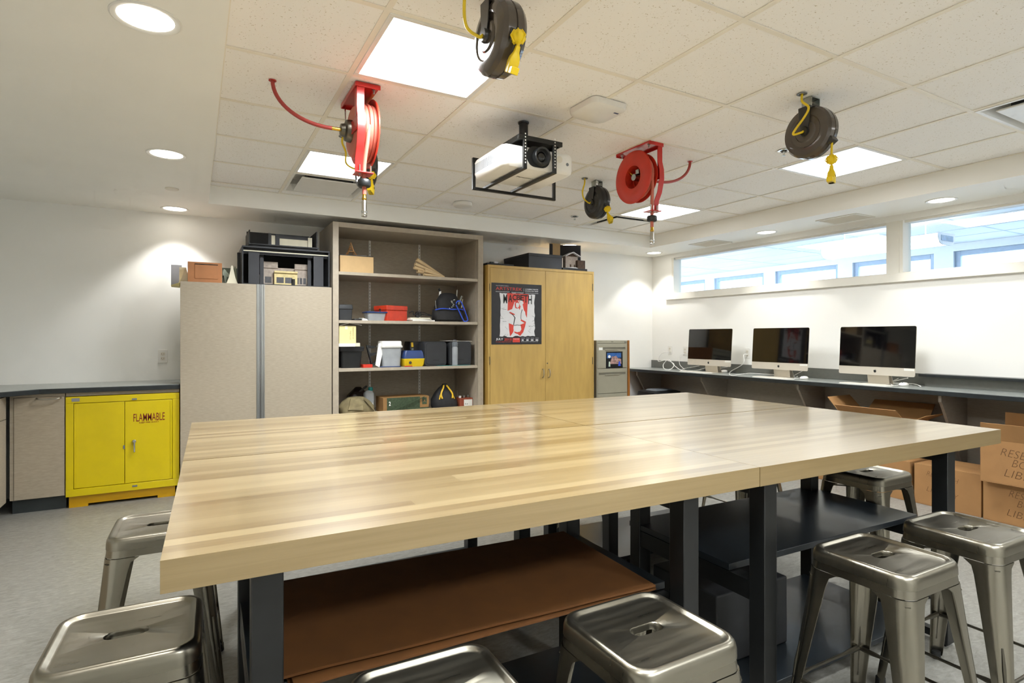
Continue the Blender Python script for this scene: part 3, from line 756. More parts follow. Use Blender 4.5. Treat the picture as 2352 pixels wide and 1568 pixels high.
patch('raised_hand', [(.545, .27), (.60, .275), (.63, .315), (.60, .345), (.565, .33)][::-1], 'poster_white', .0027)
patch('dagger', [(.515, .275), (.53, .27), (.61, .42), (.595, .425)][::-1], 'poster_white', .0028)
patch('lower_face', [(.43, .69), (.57, .69), (.585, .75), (.55, .80), (.46, .80), (.425, .75)][::-1], 'poster_white', .0025)
patch('black_outline', [(.43, .685), (.50, .675), (.59, .685), (.59, .692), (.50, .683), (.43, .692)][::-1], 'ink_black', .0026)
patch('red_sash', [(.435, .785), (.50, .80), (.575, .785), (.56, .82), (.50, .83), (.45, .81)][::-1], 'poster_red', .0027)
for q in range(16):
    x = rnd.choice([rnd.uniform(.18, .30), rnd.uniform(.72, .85)]); y = rnd.uniform(.40, .86); w = rnd.uniform(.03, .1); a = rnd.uniform(-.03, .03)
    patch('ink_stroke', [(x - w / 2, y - a), (x + w / 2, y + a), (x + w / 2, y + a + .004), (x - w / 2, y - a + .004)][::-1], 'ink_black', .0026)
ptext('july_lettering', 'JULY', .155, .918, .14, .042, 'poster_white', .03)
ptext('year_lettering', '2018', .318, .918, .145, .042, 'poster_red', .01)
ptext('place_lettering', 'AT RED DEER COLLEGE', .235, .957, .30, .014, 'poster_red', .0)
patch('red_block', [(.41, .895), (.555, .895), (.555, .965), (.41, .965)][::-1], 'poster_red', .002)
ptext('theatre_lettering', 'THEATRE', .482, .912, .11, .014, 'poster_white', .0)
for q in range(4):
    patch('sponsor_mark', [(.585 + q * .095, .892), (.655 + q * .095, .892), (.655 + q * .095, .904), (.585 + q * .095, .904)][::-1], 'grey_board', .002)
    patch('sponsor_mark', [(.59 + q * .095, .918), (.63 + q * .1, .918), (.63 + q * .1, .942), (.59 + q * .095, .942)][::-1], 'poster_white', .002)
ptext('register_lettering', 'REGISTER ONLINE AT THEATREALBERTA.COM', .752, .957, .34, .012, 'poster_white', .0)

# ================================================================== FILING CABINET AND BOARD
gf = 5.27
FX0, FX1 = ax(1369.5, gf), ax(1440, gf); fzt = az(1400, 781.5, gf)
t = thing('filing_cabinet', 'beige steel four-drawer filing cabinet right of the birch cabinet', 'filing cabinet', ((FX0 + FX1) / 2, 5.55, 0))
obj('body', W(t).bb(FX0, FX1, gf + .004, 5.86, 0, fzt), 'file_paint', t, bevel=.003)
f = W(t); f.bb(FX0, FX0 + .012, gf - .006, gf + .004, 0, fzt); f.bb(FX1 - .012, FX1, gf - .006, gf + .004, 0, fzt); f.bb(FX0 + .012, FX1 - .012, gf - .006, gf + .004, fzt - .033, fzt)
obj('face_frame', f, 'file_paint', t, bevel=.001)
hgt = (fzt - .04 - .03) / 4
for q in range(4):
    z1 = fzt - .037 - q * hgt; z0 = z1 - hgt + .006
    d = obj('drawer', W(t).bb(FX0 + .014, FX1 - .014, gf - .008, gf + .004, z0, z1), 'file_paint', t, bevel=.0015)
    zz = z1 - .05
    obj('recess', W(t).bb(FX0 + .03, FX1 - .03, gf - .0085, gf - .008, zz - .02, zz + .008), 'file_dark', d, smooth=0)
    obj('pull', W(t).bb(FX0 + .12, FX1 - .12, gf - .016, gf - .008, zz - .026, zz - .018), 'file_paint', d, bevel=.001)
    obj('lip', W(t).bb(FX0 + .03, FX1 - .03, gf - .011, gf - .008, zz + .006, zz + .010), 'file_paint', d, smooth=0)
    if q == 0:
        obj('paper_label', W(t).bb(FX0 + .03, FX0 + .085, gf - .010, gf - .0088, zz - .026, zz + .008), 'white_paper', d, smooth=0)
obj('badge', W(t).box(((FX0 + FX1) / 2, gf - .0065, fzt - .016), (.03, .001, .010)), 'file_dark', t, smooth=0)
obj('lock', W(t).lathe([(.009, 0), (.009, .005)], 16, axis='Y', o=(FX1 - .035, gf - .011, fzt - .018)), 'zinc', t)
# photo card
p0, p1 = ax(1390.5, gf), ax(1429, gf); q1, q0 = az(1410, 807, gf), az(1410, 845, gf)
t = thing('photo_card', 'square group photograph stuck on the top filing cabinet drawer', 'photograph', (p0, gf - .009, q0))
w_, h_ = p1 - p0, q1 - q0
M = facing((0, 0, 0), 'S')
obj('card', MB().at(M).prism([(0, 0), (w_, .002), (w_ - .002, h_), (.002, h_)], .0, .0012), 'photo_dark', t, smooth=0)
obj('sky_print', MB().at(M).prism([(w_ * .06, h_ * .6), (w_ * .9, h_ * .62), (w_ * .9, h_ * .92), (w_ * .06, h_ * .92)], .0012, .0014), 'photo_sky', t, smooth=0)
obj('moon_print', MB().at(M).prism([(w_ * .2 + w_ * .08 * math.cos(a * .524), h_ * .7 + h_ * .09 * math.sin(a * .524)) for a in range(12)], .0014, .0016), 'white_paper', t, smooth=0)
obj('crowd_print', MB().at(M).prism([(w_ * .2, h_ * .25), (w_ * .92, h_ * .25), (w_ * .9, h_ * .55), (w_ * .7, h_ * .6), (w_ * .6, h_ * .75), (w_ * .5, h_ * .7), (w_ * .35, h_ * .72), (w_ * .3, h_ * .5)], .0014, .0016), 'photo_people', t, smooth=0)
obj('figure_print', MB().at(M).prism([(w_ * .15, h_ * .1), (w_ * .26, h_ * .1), (w_ * .24, h_ * .4), (w_ * .17, h_ * .4)], .0014, .0018), 'pale_green', t, smooth=0)
obj('figure_print', MB().at(M).prism([(w_ * .72, h_ * .12), (w_ * .88, h_ * .12), (w_ * .84, h_ * .4), (w_ * .76, h_ * .4)], .0014, .0018), 'blue_trim', t, smooth=0)
tag(obj('wooden_board', MB().at(Matrix.Translation((FX1 + .008, 0, 0))).add([(0, 5.25, 0), (.028, 5.25, 0), (.028, 5.85, 0), (0, 5.85, 0), (-.004, 5.25, fzt), (.014, 5.25, fzt), (.014, 5.85, fzt), (-.004, 5.85, fzt)],
    [(0, 3, 2, 1), (4, 5, 6, 7), (0, 1, 5, 4), (1, 2, 6, 5), (2, 3, 7, 6), (3, 0, 4, 7)]), 'oak_board', bevel=.001), 'brown wooden board standing against the side of the filing cabinet', 'board')

# ================================================================== RIGHT WORKTOP
RZ, RXF = .866, 4.985
o = tag(obj('long_worktop', MB().bb(RXF, XR - .019, YF + .01, YB - .002, RZ - .036, RZ - .0008), 'worktop_edge', bevel=.003), 'long dark grey worktop along the right wall carrying the computers', 'worktop')
obj('top_sheet', MB().bb(RXF + .003, XR - .0195, YF + .012, YB - .003, RZ - .0007, RZ), 'worktop', o, smooth=0)
tag(obj('backsplash', MB().bb(XR - .02, XR - .0005, YF + .01, YB - .002, RZ + .0005, RZ + .10), 'splash', bevel=.002), 'low dark grey backsplash behind the computers on the right wall', 'backsplash')
t = thing('raised_ledge', 'dark raised ledge at the right end of the long worktop', 'ledge', (5.36, 1.2, RZ))
obj('riser', W(t).bb(5.385, XR - .021, -1.0, 2.50, RZ + .0005, RZ + .082), 'splash', t, smooth=0)
obj('ledge_board', W(t).bb(5.33, XR - .021, -1.0, 2.525, RZ + .082, RZ + .104), 'worktop_edge', t, bevel=.002)
gl = ['tucked in the back corner', 'below the left computer', 'below the middle computer', 'right of the open carton', 'beyond the right edge of the photograph']
for y, lb in zip((5.70, 4.62, 3.43, 2.24, 1.05), gl):
    tag(obj('worktop_bracket', MB().at(facing((0, y, 0), 'S')).prism([(XR - .020, RZ - .037), (RXF + .06, RZ - .037), (RXF + .06, RZ - .09), (RXF + .075, RZ - .10), (XR - .020, .14)], -.011, .011), 'panel_laminate', bevel=.001),
        'greige triangular bracket under the long worktop ' + lb, 'bracket', 'brackets under the long worktop')

# ================================================================== TABLES
TA = -0.023
TZ, TT = 0.876, 0.0606
TORG = Vector((-.056, 1.206, 0))
TROT = Matrix.Rotation(TA, 4, 'Z')
TM = Matrix.Translation(TORG) @ TROT
LX = (0.0, 1.591, 3.141); LY = (0.0, 0.9355, 1.871)
def work_table(ix, iy, label, fx, fy):
    # fx, fy: frame extent in table coordinates
    x0, x1, y0, y1 = LX[ix] + .0017, LX[ix + 1] - .0017, LY[iy] + .001, LY[iy + 1] - .001
    o = TM @ Vector(((x0 + x1) / 2, (y0 + y1) / 2, 0))
    t = thing('work_table', label, 'table', o, TA, 'four maple work tables pushed together')
    cx, cy = (x0 + x1) / 2, (y0 + y1) / 2
    L = lambda: MB().at(Matrix.Translation((-cx, -cy, 0)))
    top = obj('tabletop', L().bb(x0 + .01, x1 - .01, y0 + .01, y1 - .01, TZ - TT - .004, TZ - TT), 'steel_black', t, smooth=0)
    n = 24; sw = (y1 - y0) / n
    r = random.Random(ix * 7 + iy * 31 + 5)
    dz = (0.0, .0006, -.0005, .0008)[ix * 2 + iy]
    for q in range(n):
        cut = x0 + (x1 - x0) * r.choice([r.uniform(.25, .45), r.uniform(.55, .8)])
        for (a, b) in ((x0, cut), (cut, x1)) if q not in (0, n - 1) and r.random() < .45 else ((x0, x1),):
            st = obj('stave', L().bb(a, b, y0 + q * sw, y0 + (q + 1) * sw, TZ - TT + dz, TZ + dz), 'maple', top, smooth=0)
    a, b = fx; c, d = fy; lw = .060
    for (xx, yy) in ((a, c), (b - lw, c), (a, d - lw), (b - lw, d - lw)):
        obj('leg', L().bb(xx, xx + lw, yy, yy + lw, .012, TZ - TT - .004), 'steel_black', t, bevel=.003)
        obj('foot', L().bb(xx + .012, xx + lw - .012, yy + .012, yy + lw - .012, 0, .012), 'rubber', t, smooth=0)
    zt = TZ - TT - .004
    for yy in (c, d - lw):
        obj('top_rail', L().bb(a + lw, b - lw, (yy + .16 if yy == c else yy - .14), (yy + .19 if yy == c else yy - .11), zt - .035, zt), 'steel_black', t, smooth=0)
    for xx in (a, b - lw):
        obj('side_rail', L().bb(xx + .01, xx + lw - .01, c + lw, d - lw, zt - .05, zt), 'steel_black', t, smooth=0)
        obj('side_rail', L().bb(xx + .005, xx + lw - .005, c + lw, d - lw, .415, .478), 'steel_black', t, smooth=0)
        obj('side_rail', L().bb(xx + .012, xx + lw - .012, c + lw, d - lw, .02, .05), 'steel_black', t, smooth=0)
    s0, s1 = (c + .145, d + .01) if iy == 0 else (c - .01, d - .145)
    obj('shelf', L().bb(a + .005, b + .002, s0, s1, .480, .503), 'shelf_black', t, bevel=.002)
    obj('lower_shelf', L().bb(a + .005, b - .035, c + .1, d - .02, .052, .072), 'shelf_black', t, bevel=.002)
    return t
work_table(0, 0, 'maple butcher-block work table nearest the camera, front left of the four', (.153, 1.358), (.026, .70))
work_table(1, 0, 'maple butcher-block work table at front right of the four', (1.647, 2.817), (.028, .69))
work_table(0, 1, 'maple butcher-block work table at back left of the four', (.233, 1.438), (1.171, 1.845))
work_table(1, 1, 'maple butcher-block work table at back right of the four', (1.915, 3.085), (1.181, 1.845))
TR = lambda x, y, z=0: TM @ Vector((x, y, z))
# cardboard sheets on the front left table's shelf
def sheet(label, x0, x1, y0, y1, z0, z1, rz):
    o = TR((x0 + x1) / 2, (y0 + y1) / 2, z0)
    m = MB(); w, d = x1 - x0, y1 - y0
    n = 10
    rs = []
    for q in range(n + 1):
        x = -w / 2 + w * q / n; sag = .0016 * math.sin(q * 1.7)
        rs.append([(x, -d / 2, max(0, sag)), (x, d / 2, 0), (x, d / 2, z1 - z0), (x, -d / 2, z1 - z0 + max(0, sag))])
    m.rings(rs)
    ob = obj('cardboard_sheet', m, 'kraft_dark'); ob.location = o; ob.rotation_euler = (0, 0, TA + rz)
    tag(ob, label, 'cardboard', 'cardboard sheets under the front left table')
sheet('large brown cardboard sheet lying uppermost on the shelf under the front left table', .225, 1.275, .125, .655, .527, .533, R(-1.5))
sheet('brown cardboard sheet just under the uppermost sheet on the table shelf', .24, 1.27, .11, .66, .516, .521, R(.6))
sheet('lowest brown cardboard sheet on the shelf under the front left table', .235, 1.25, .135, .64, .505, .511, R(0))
tag(obj('black_storage_box', MB().at(TM).bb(1.71, 2.10, .28, .62, .0735, .335), 'soft_black_plastic', bevel=.006), 'matte black storage box on the lower shelf of the front right table', 'box')

# ================================================================== STOOLS
def sqr(h, r, z, n=6, m=8):
    P = rrect(2 * h, 2 * h, r, n); out = []
    for c_ in range(4):
        out += P[c_ * (n + 1):(c_ + 1) * (n + 1)]
        a, b = P[(c_ + 1) * (n + 1) - 1], P[((c_ + 1) % 4) * (n + 1)]
        out += [(a[0] + (b[0] - a[0]) * k / m, a[1] + (b[1] - a[1]) * k / m) for k in range(1, m)]
    return [(x, y, z) for x, y in out]
def make_stool(label):
    t = thing('metal_stool', label, 'stool', (0, 0, 0), 0, 'gunmetal stools around the tables')
    n = 6
    outer = [sqr(.152, .046, .572, n), sqr(.1515, .046, .590, n), sqr(.1495, .046, .602, n), sqr(.145, .045, .609, n), sqr(.139, .042, .612, n), sqr(.133, .038, .611, n), sqr(.128, .035, .6055, n), sqr(.122, .032, .604, n)]
    def slot(z, g=1.0):
        pts = []
        for x, y, _ in outer[0]:
            a = math.atan2(y, x); c_, s_ = math.cos(a), math.sin(a)
            hw, hh, rr = .043 * g, .0185 * g, .018 * g
            # stadium hit along direction a
            k = 1.0 / max(abs(c_) / hw, abs(s_) / hh)
            px_, py_ = c_ * k, s_ * k
            if abs(px_) > hw - rr:
                lo, hi = 0.0, k
                for _i in range(20):
                    m = (lo + hi) / 2; qx = abs(c_ * m) - (hw - rr)
                    if qx > 0 and qx * qx + (s_ * m) ** 2 > rr * rr: hi = m
                    else: lo = m
                px_, py_ = c_ * lo, s_ * lo
            pts.append((px_, py_, z))
        return pts
    inner = [slot(.6045, 1.06), slot(.602), slot(.588)]
    under = [sqr(.12, .03, .600, n), sqr(.145, .042, .585, n), sqr(.149, .045, .573, n)]
    obj('seat', MB().rings([slot(.588)] + under + outer + inner, False, False), 'gunmetal_seat', t, smooth=50)
    # apron ring
    ap = [sqr(.150, .045, .5715, n), sqr(.1525, .045, .548, n), sqr(.1495, .043, .548, n), sqr(.147, .043, .5715, n)]
    obj('apron', MB().rings(ap, False, False, True), 'gunmetal', t, smooth=50)
    def leg(sx, sy):
        rs = []
        for z, w, top in ((.546, .100, 1), (.530, .078, 0), (.50, .072, 0), (.40, .062, 0), (.30, .053, 0), (.20, .044, 0), (.10, .037, 0), (.03, .033, 0), (.012, .031, 0)):
            hh = .1535 + (.546 - z) * .098
            r_ = min(.040, w * .62)
            out = [(hh - w, hh)]
            for q in range(6):
                a = R(90 - 18 * q); out.append((hh - r_ + r_ * math.cos(a), hh - r_ + r_ * math.sin(a)))
            # centre crease
            if .06 < z < .42:
                out[3] = (out[3][0] - .0025, out[3][1] - .0025); out[4] = (out[4][0] - .0025, out[4][1] - .0025)
            out.append((hh, hh - w))
            th = .004
            inn = [(hh - th, hh - w)] + [(x - th * .8, y - th * .8) for x, y in out[1:-1][::-1]] + [(hh - w, hh - th)]
            rs.append([(sx * x, sy * y, z) for x, y in out + inn])
        lg = obj('leg', MB().rings(rs), 'gunmetal', t, smooth=55)
        b = .1535 + .536 * .098 - .016
        obj('foot_cap', MB().lathe([(.014, 0), (.017, .003), (.016, .03)], 14, o=(sx * b, sy * b, 0)), 'rubber', lg)
        h1 = .1535 + (.546 - .235) * .098 - .024
        # embossed groove cap on the corner
        g0 = .1535 + (.546 - .30) * .098 - .0125; g1 = .1535 + (.546 - .08) * .098 - .0105
        obj('pressed_groove', MB().tube([(sx * g0, sy * g0, .30), (sx * (g0 * .7 + g1 * .3), sy * (g0 * .7 + g1 * .3), .24), (sx * g1, sy * g1, .08)], [.003, .006, .003], 8), 'gunmetal_dark', lg)
    for sx in (-1, 1):
        for sy in (-1, 1): leg(sx, sy)
    z = .185; b = .1535 + (.546 - z) * .098 - .012
    for (p, q) in (((-b, -b), (b, -b)), ((b, -b), (b, b)), ((b, b), (-b, b)), ((-b, b), (-b, -b))):
        p = Vector((*p, z)); q = Vector((*q, z)); d = (q - p).normalized()
        obj('stretcher', MB().tube([p, p + d * .05, p + d * .075, q - d * .075, q - d * .05, q], [.0085, .0085, .0055, .0055, .0085, .0085], 8), 'gunmetal_dark', t)
    b = .145
    for s_ in (-1, 1):
        obj('cross_brace', MB().bar((-b, -s_ * b, .527 + .004 * s_), (b, s_ * b, .527 + .004 * s_), .014, .004), 'gunmetal_dark', t)
    return t
stools = [(-.105, 2.425, 0, 'metal stool on the left side beside the far table, seat half under the tabletop'),
          (-.135, 1.565, 0, 'metal stool in the bottom left corner of the photograph'),
          (.405, .995, 0, 'metal stool at the bottom middle, cut by the lower edge of the photograph'),
          (.915, 1.0, 0, 'metal stool in front of the tables with a fully visible square seat'),
          (1.87, .985, 0, 'metal stool at front right standing nearest the black table leg'),
          (2.39, .975, 0, 'metal stool at front right cut by the right edge of the photograph'),
          (2.965, 1.64, 0, 'metal stool tucked under the right end of the tables near the cartons'),
          (3.26, 2.62, 0, 'metal stool under the far right end, mostly hidden behind black legs'),
          (2.2, 3.2, 0, 'metal stool at the far side, seen only through the gap between table legs')]
s0 = None
for x, y, r_, lb in stools:
    if s0 is None:
        s0 = make_stool(lb); s0.location = (x, y, 0); s0.rotation_euler = (0, 0, TA)
    else:
        dup(s0, (x, y, 0), TA + R(random.uniform(-1.5, 1.5)), lb)

# ================================================================== CEILING EQUIPMENT
def torus(mb, R0, r0, x, n=40, m=8, a0=0, a1=360):
    rs = []
    full = abs(a1 - a0) >= 360
    for k in range(n if full else n + 1):
        a = R(a0 + (a1 - a0) * k / n)
        rs.append([(x + r0 * math.cos(2 * math.pi * q / m), (R0 + r0 * math.sin(2 * math.pi * q / m)) * math.cos(a), (R0 + r0 * math.sin(2 * math.pi * q / m)) * math.sin(a)) for q in range(m)])
    mb.rings(rs, True, True, full)
    return mb
def triple_plug(par, o, tilt=(0, 0, 0), s=1.0):
    M = Matrix.Translation(o) @ Euler(tilt).to_matrix().to_4x4() @ Matrix.Scale(s, 4)
    a = MB().at(M)
    a.rings([[(x, y, z) for x, y in rrect(w, d, .004, 2)] for w, d, z in ((.016, .014, .0), (.02, .018, -.02), (.03, .03, -.035), (.034, .034, -.05), (.036, .03, -.085))])
    a.bb(-.045, .018, -.013, .013, -.085, -.062)
    p = obj('triple_plug', a, 'plug_yellow', par, bevel=.002)
    b = MB().at(M)
    for q in range(3):
        x = -.034 + q * .020
        b.bb(x - .004, x - .0025, -.008, -.002, -.0855, -.085); b.bb(x + .0025, x + .004, -.008, -.002, -.0855, -.085); b.bb(x - .0015, x + .0015, .002, .005, -.0855, -.085)
    b.box((.0, -.0165, -.05), (.012, .002, .012))
    obj('sockets', b, 'dark_slot', p, smooth=0)
def stop_ball(par, o, r):
    b = obj('stop_ball', MB().at(Matrix.Translation(o) @ Matrix.Scale(.88, 4)).lathe([(.25 * r, -r), (.7 * r, -.7 * r), (.93 * r, -.35 * r), (r, 0), (.93 * r, .35 * r), (.7 * r, .7 * r), (.25 * r, r)], 12), 'plug_yellow', par)
    m = MB().at(Matrix.Translation(o))
    for q in range(6):
        a = R(60 * q); m.bar((r * .55 * math.cos(a), r * .55 * math.sin(a), r * .75), (r * 1.02 * math.cos(a), r * 1.02 * math.sin(a), 0), .004, .004); m.bar((r * 1.02 * math.cos(a), r * 1.02 * math.sin(a), 0), (r * .55 * math.cos(a), r * .55 * math.sin(a), -r * .75), .004, .004)
    obj('ball_rib', m, 'plug_yellow', b)
def cord_reel(x, y, label, zc, hole, inlet_mid, outlet, plug_drop, plug_tilt, colour='reel_brown', rr=.130, wd=.10, twist=0.0):
    t = thing('cord_reel', label, 'cord reel', (x, y, ZC), twist, 'cord reels hanging from the ceiling')
    Mi = inv(t)
    br = MB(); br.bb(-.035, .035, -.028, .028, -.004, 0); br.bb(-.035, -.031, -.028, .028, -.052, -.004); br.bb(.031, .035, -.028, .028, -.052, -.004); br.cyl((-.037, 0, -.04), (.037, 0, -.04), .007, n=10)
    obj('ceiling_bracket', br, 'zinc', t, bevel=.001)
    yk = MB(); yk.bb(-.029, .029, -.030, .030, -.062, -.038)
    obj('swivel_block', yk, 'reel_black', t, bevel=.002)
    hx = wd / 2
    arm = MB()
    arm.prism([(0, 0)] * 0 or [(-.030, -.05), (.030, -.05), (.024, zc + .02), (.012, zc - .015), (-.012, zc - .015), (-.030, zc + .03)], 0, .004)
    arm2 = MB().at(Matrix(((0, 0, -1, -hx - .004), (1, 0, 0, 0), (0, 1, 0, 0), (0, 0, 0, 1))))
    arm2.prism([(-.032, -.052), (.032, -.052), (.030, -.10), (.020, zc + .0), (.010, zc - .018), (-.012, zc - .018), (-.028, zc + .04), (-.034, -.09)], 0, .004)
    arm2.M = Matrix(); arm2.bb(-hx - .006, -.02, -.03, .03, -.062, -.050)
    obj('yoke_arm', arm2, 'reel_black', t, bevel=.0015)
    prof = [(.02, -hx - .002), (.05, -hx - .002), (.056, -hx + .004), (.078, -hx + .004), (.084, -hx - .001), (rr - .030, -hx), (rr - .012, -hx + .008), (rr - .002, -hx + .022), (rr, -.004), (rr - .004, -.002), (rr - .004, .002), (rr, .004), (rr - .002, hx - .022), (rr - .012, hx - .008), (rr - .03, hx), (.02, hx)]
    h = obj('housing', MB().lathe(prof, 48, axis='X', o=(0, 0, zc)), colour, t, smooth=30)
    obj('hub', MB().lathe([(.022, -hx - .016), (.026, -hx - .004), (.026, -hx)], 20, axis='X', o=(0, 0, zc)), 'reel_black', t)
    hp = Mi @ Vector((hole[0], hole[1], ZC))
    obj('cord_grommet', MB().lathe([(.012, -.001), (.024, -.002), (.025, 0), (.012, 0)], 24, False, o=hp), 'grey_plastic', t)
    pts = [hp + Vector((0, 0, .0)), hp + Vector((-.004, -.004, -.04))] + [Vector(q) for q in inlet_mid] + [Vector((-hx - .03, .0, zc - .01)), Vector((-hx - .012, 0, zc))]
    obj('supply_cord', MB().tube(spl(pts, 8), .0058, 8), 'cord_yellow', t)
    oy, oz = outlet
    mouth = MB().box((0, -(rr - .01) * math.cos(oz), zc + (rr - .01) * math.sin(oz)), (.05, .035, .05), (oz, 0, 0))
    obj('cord_mouth', mouth, 'reel_black', t, bevel=.004)
    m0 = Vector((0, -(rr) * math.cos(oz), zc + rr * math.sin(oz)))
    ball = m0 + Vector((.0, oy, plug_drop))
    obj('outlet_cord', MB().tube(spl([m0 + Vector((0, .02, .01)), m0 + Vector((0, oy * .6, -.005)), (m0 + ball) / 2 + Vector((0, oy * .4, 0)), ball, ball + Vector((0, 0, -.04))], 6), .0055, 8), 'cord_yellow', t)
    stop_ball(t, ball, .028)
    triple_plug(t, ball + Vector((0, 0, -.03)), plug_tilt, 1.05)
    return t
cord_reel(.952, 1.80, 'glossy dark cord reel at the top of the photograph near the large light panel', -.175, (.80, 1.72), [(-.15, -.03, -.09), (-.13, .0, -.16)], (-.012, R(-18)), -.012, (R(10), R(-28), R(80)), wd=.105)
p = PZ(1842, 216, ZC)
cord_reel(2.80, 1.83, 'glossy dark brown cord reel hanging at the upper right of the ceiling', -.178, (p.x, p.y), [(-.088, -.045, -.075), (-.092, -.03, -.115), (-.095, .035, -.185)], (.004, R(-30)), -.10, (0, 0, R(20)), rr=.132)
p = PZ(1343, 410, ZC)
cord_reel(2.80, 3.63, 'small-looking dark cord reel between the projector and the right red hose reel', -.170, (p.x, p.y), [(-.15, -.01, -.10), (-.13, 0, -.15)], (-.01, R(-20)), -.03, (R(-15), R(20), R(60)), 'reel_black', rr=.128)
cord_reel(.95, 3.60, 'black cord reel mostly hidden behind the left red hose reel', -.172, (.80, 3.58), [(-.13, -.01, -.09), (-.12, .02, -.15)], (-.01, R(-20)), -.03, (0, R(12), R(60)), 'reel_black', rr=.128)

def hose_reel(x, y, label, s, inlet, hose_m, faded):
    # s = -1: arm and inlet on the -x side; s = +1: on the +x side
    t = thing('hose_reel', label, 'hose reel', (x, y, ZC), 0, 'red air hose reels hanging from the ceiling')
    Mi = inv(t); zc = -.192
    pl = MB(); pl.bb(-.06, .06, -.16, .16, -.008, 0); pl.bb(s * .06 - .003, s * .06 + .003, -.16, .16, -.022, 0); pl.bb(-.06, .06, -.163, -.157, -.022, 0); pl.bb(-.06, .06, .157, .163, -.022, 0)
    b = obj('base_plate', pl, 'red_paint', t, bevel=.0015)
    for yy in (-.13, .13):
        obj('bolt', MB().cyl((-s * .035, yy, -.008), (-s * .035, yy, -.034), .004, n=8).cyl((-s * .035, yy, -.010), (-s * .035, yy, -.018), .009, n=6), 'zinc', b)
    xa0, xa1 = sorted((s * .018, s * .056))
    path = [(-.153, -.006), (-.153, zc + .075), (-.168, zc + .02), (-.170, zc - .04), (-.150, zc - .12), (-.122, zc - .17), (-.118, zc - .238)]
    arm = MB()
    for (p_, q_) in ((0, 0),):
        rs = []
        for k in range(len(path)):
            a = Vector(path[max(k - 1, 0)]); b2 = Vector(path[min(k + 1, len(path) - 1)]); tt = (b2 - a).normalized(); nn = Vector((tt.y, -tt.x)) * .003
            c0 = Vector(path[k]); rs.append([(xa0, c0.x + nn.x, c0.y + nn.y), (xa1, c0.x + nn.x, c0.y + nn.y), (xa1, c0.x - nn.x, c0.y - nn.y), (xa0, c0.x - nn.x, c0.y - nn.y)])
        arm.rings(rs)
    arm.bb(min(s * .050, s * .056), max(s * .050, s * .056), -.165, .03, zc - .03, zc + .03)
    arm.bb(min(s * .050, s * .056), max(s * .050, s * .056), -.153, -.115, zc + .03, -.006)
    arm.bb(min(s * .056, s * -.03), max(s * .056, s * -.03), -.150, -.070, zc - .242, zc - .236)
    obj('arm', arm, 'red_paint', t, bevel=.0015)
    fl = MB()
    # flanges
    for xx, r_ in ((-s * .055, .172), (s * .012, .158)):
        d = -1 if xx < 0 else 1
        if xx == -s * .055:
            prof = [(.075, -.0), (.080, .004), (.150, .006), (.168, .002), (.172, -.006), (.169, -.008), (.15, 0.0), (.080, -.003)]
            fl.M = Matrix.Translation((xx, 0, zc)) @ Matrix.Scale(-s, 4, (1, 0, 0))
            fl.lathe(prof + [prof[0]], 56, False, 'X')
        else:
            fl.M = Matrix.Translation((xx, 0, zc)) @ Matrix.Scale(-s, 4, (1, 0, 0))
            fl.lathe([(.06, -.003), (r_, -.003), (r_, .002), (.06, .002), (.06, -.003)], 48, False, 'X')
    fl.M = Matrix()
    obj('flange', fl, 'red_flange', t)
    obj('drum', MB().lathe([(.078, -.056), (.078, .012), (.074, .012), (.074, -.056), (.078, -.056)] if s > 0 else [(.078, -.012), (.078, .056), (.074, .056), (.074, -.012), (.078, -.012)], 40, False, 'X', (0, 0, zc)), 'red_flange', t)
    for q in range(3):
        obj('hose_coil', torus(MB().at(Matrix.Translation((0, 0, zc))), .132 + .004 * (q % 2), .0105, s * (.0) - s * .046 + s * q * .021, 44, 8), hose_m, t)
        obj('hose_coil', torus(MB().at(Matrix.Translation((0, 0, zc))), .108, .0105, s * (.0) - s * .046 + s * q * .021, 36, 8), hose_m, t)
    obj('spring_case', MB().lathe([(.03, s * .046), (.112, s * .046), (.122, s * .040), (.124, s * .018), (.03, s * .018)], 48, axis='X', o=(0, 0, zc)), 'red_flange' if not faded else 'pink_hose', t)
    obj('hub', MB().lathe([(.012, s * .10), (.03, s * .098), (.034, s * .080), (.052, s * .074), (.056, s * .060), (.056, s * .044)] , 28, axis='X', o=(0, 0, zc)), 'gunmetal_dark', t)
    ax_ = obj('axle_fitting', MB().cyl((s * .02, 0, zc), (-s * .05, 0, zc), .022, n=16).cyl((-s * .02, 0, zc), (-s * .02, .045, zc + .03), .012, n=10).box((-s * .03, -.03, zc + .03), (.03, .03, .03)), 'zinc', t, bevel=.002)
    obj('swivel', MB().cyl((-s * .03, .03, zc + .025), (-s * .03, .055, zc + .045), .009, n=10), 'brass', ax_)
    ip = Mi @ Vector((inlet[0], inlet[1], ZC))
    h0 = Vector((s * .10, 0, zc)); 
    obj('inlet_fitting', MB().cyl(h0, h0 + Vector((s * .045, 0, .0)), .009, n=10), 'brass', t)
    h1 = h0 + Vector((s * .04, 0, 0))
    dd = h1 - ip; hp_ = []
    for k in range(17):
        th = R(90 * k / 16); hp_.append(ip + Vector((dd.x * (1 - math.cos(th)), dd.y * (1 - math.cos(th)), dd.z * math.sin(th))))
    obj('inlet_hose', MB().tube(hp_, .0095, 10), 'red_hose', t)
    obj('ceiling_ring', MB().lathe([(.011, -.001), (.018, -.0015), (.018, 0), (.011, 0)], 20, False, o=ip), 'red_flange', t)
    # delivered hose end
    hx_, hy_ = s * .008, -.112
    obj('hose_end', MB().tube(spl([(hx_ - s * .02, -.134, zc + .0), (hx_ - s * .012, -.13, zc - .08), (hx_, hy_, zc - .20), (hx_, hy_, zc - .34)], 6), .0105, 10), hose_m, t)
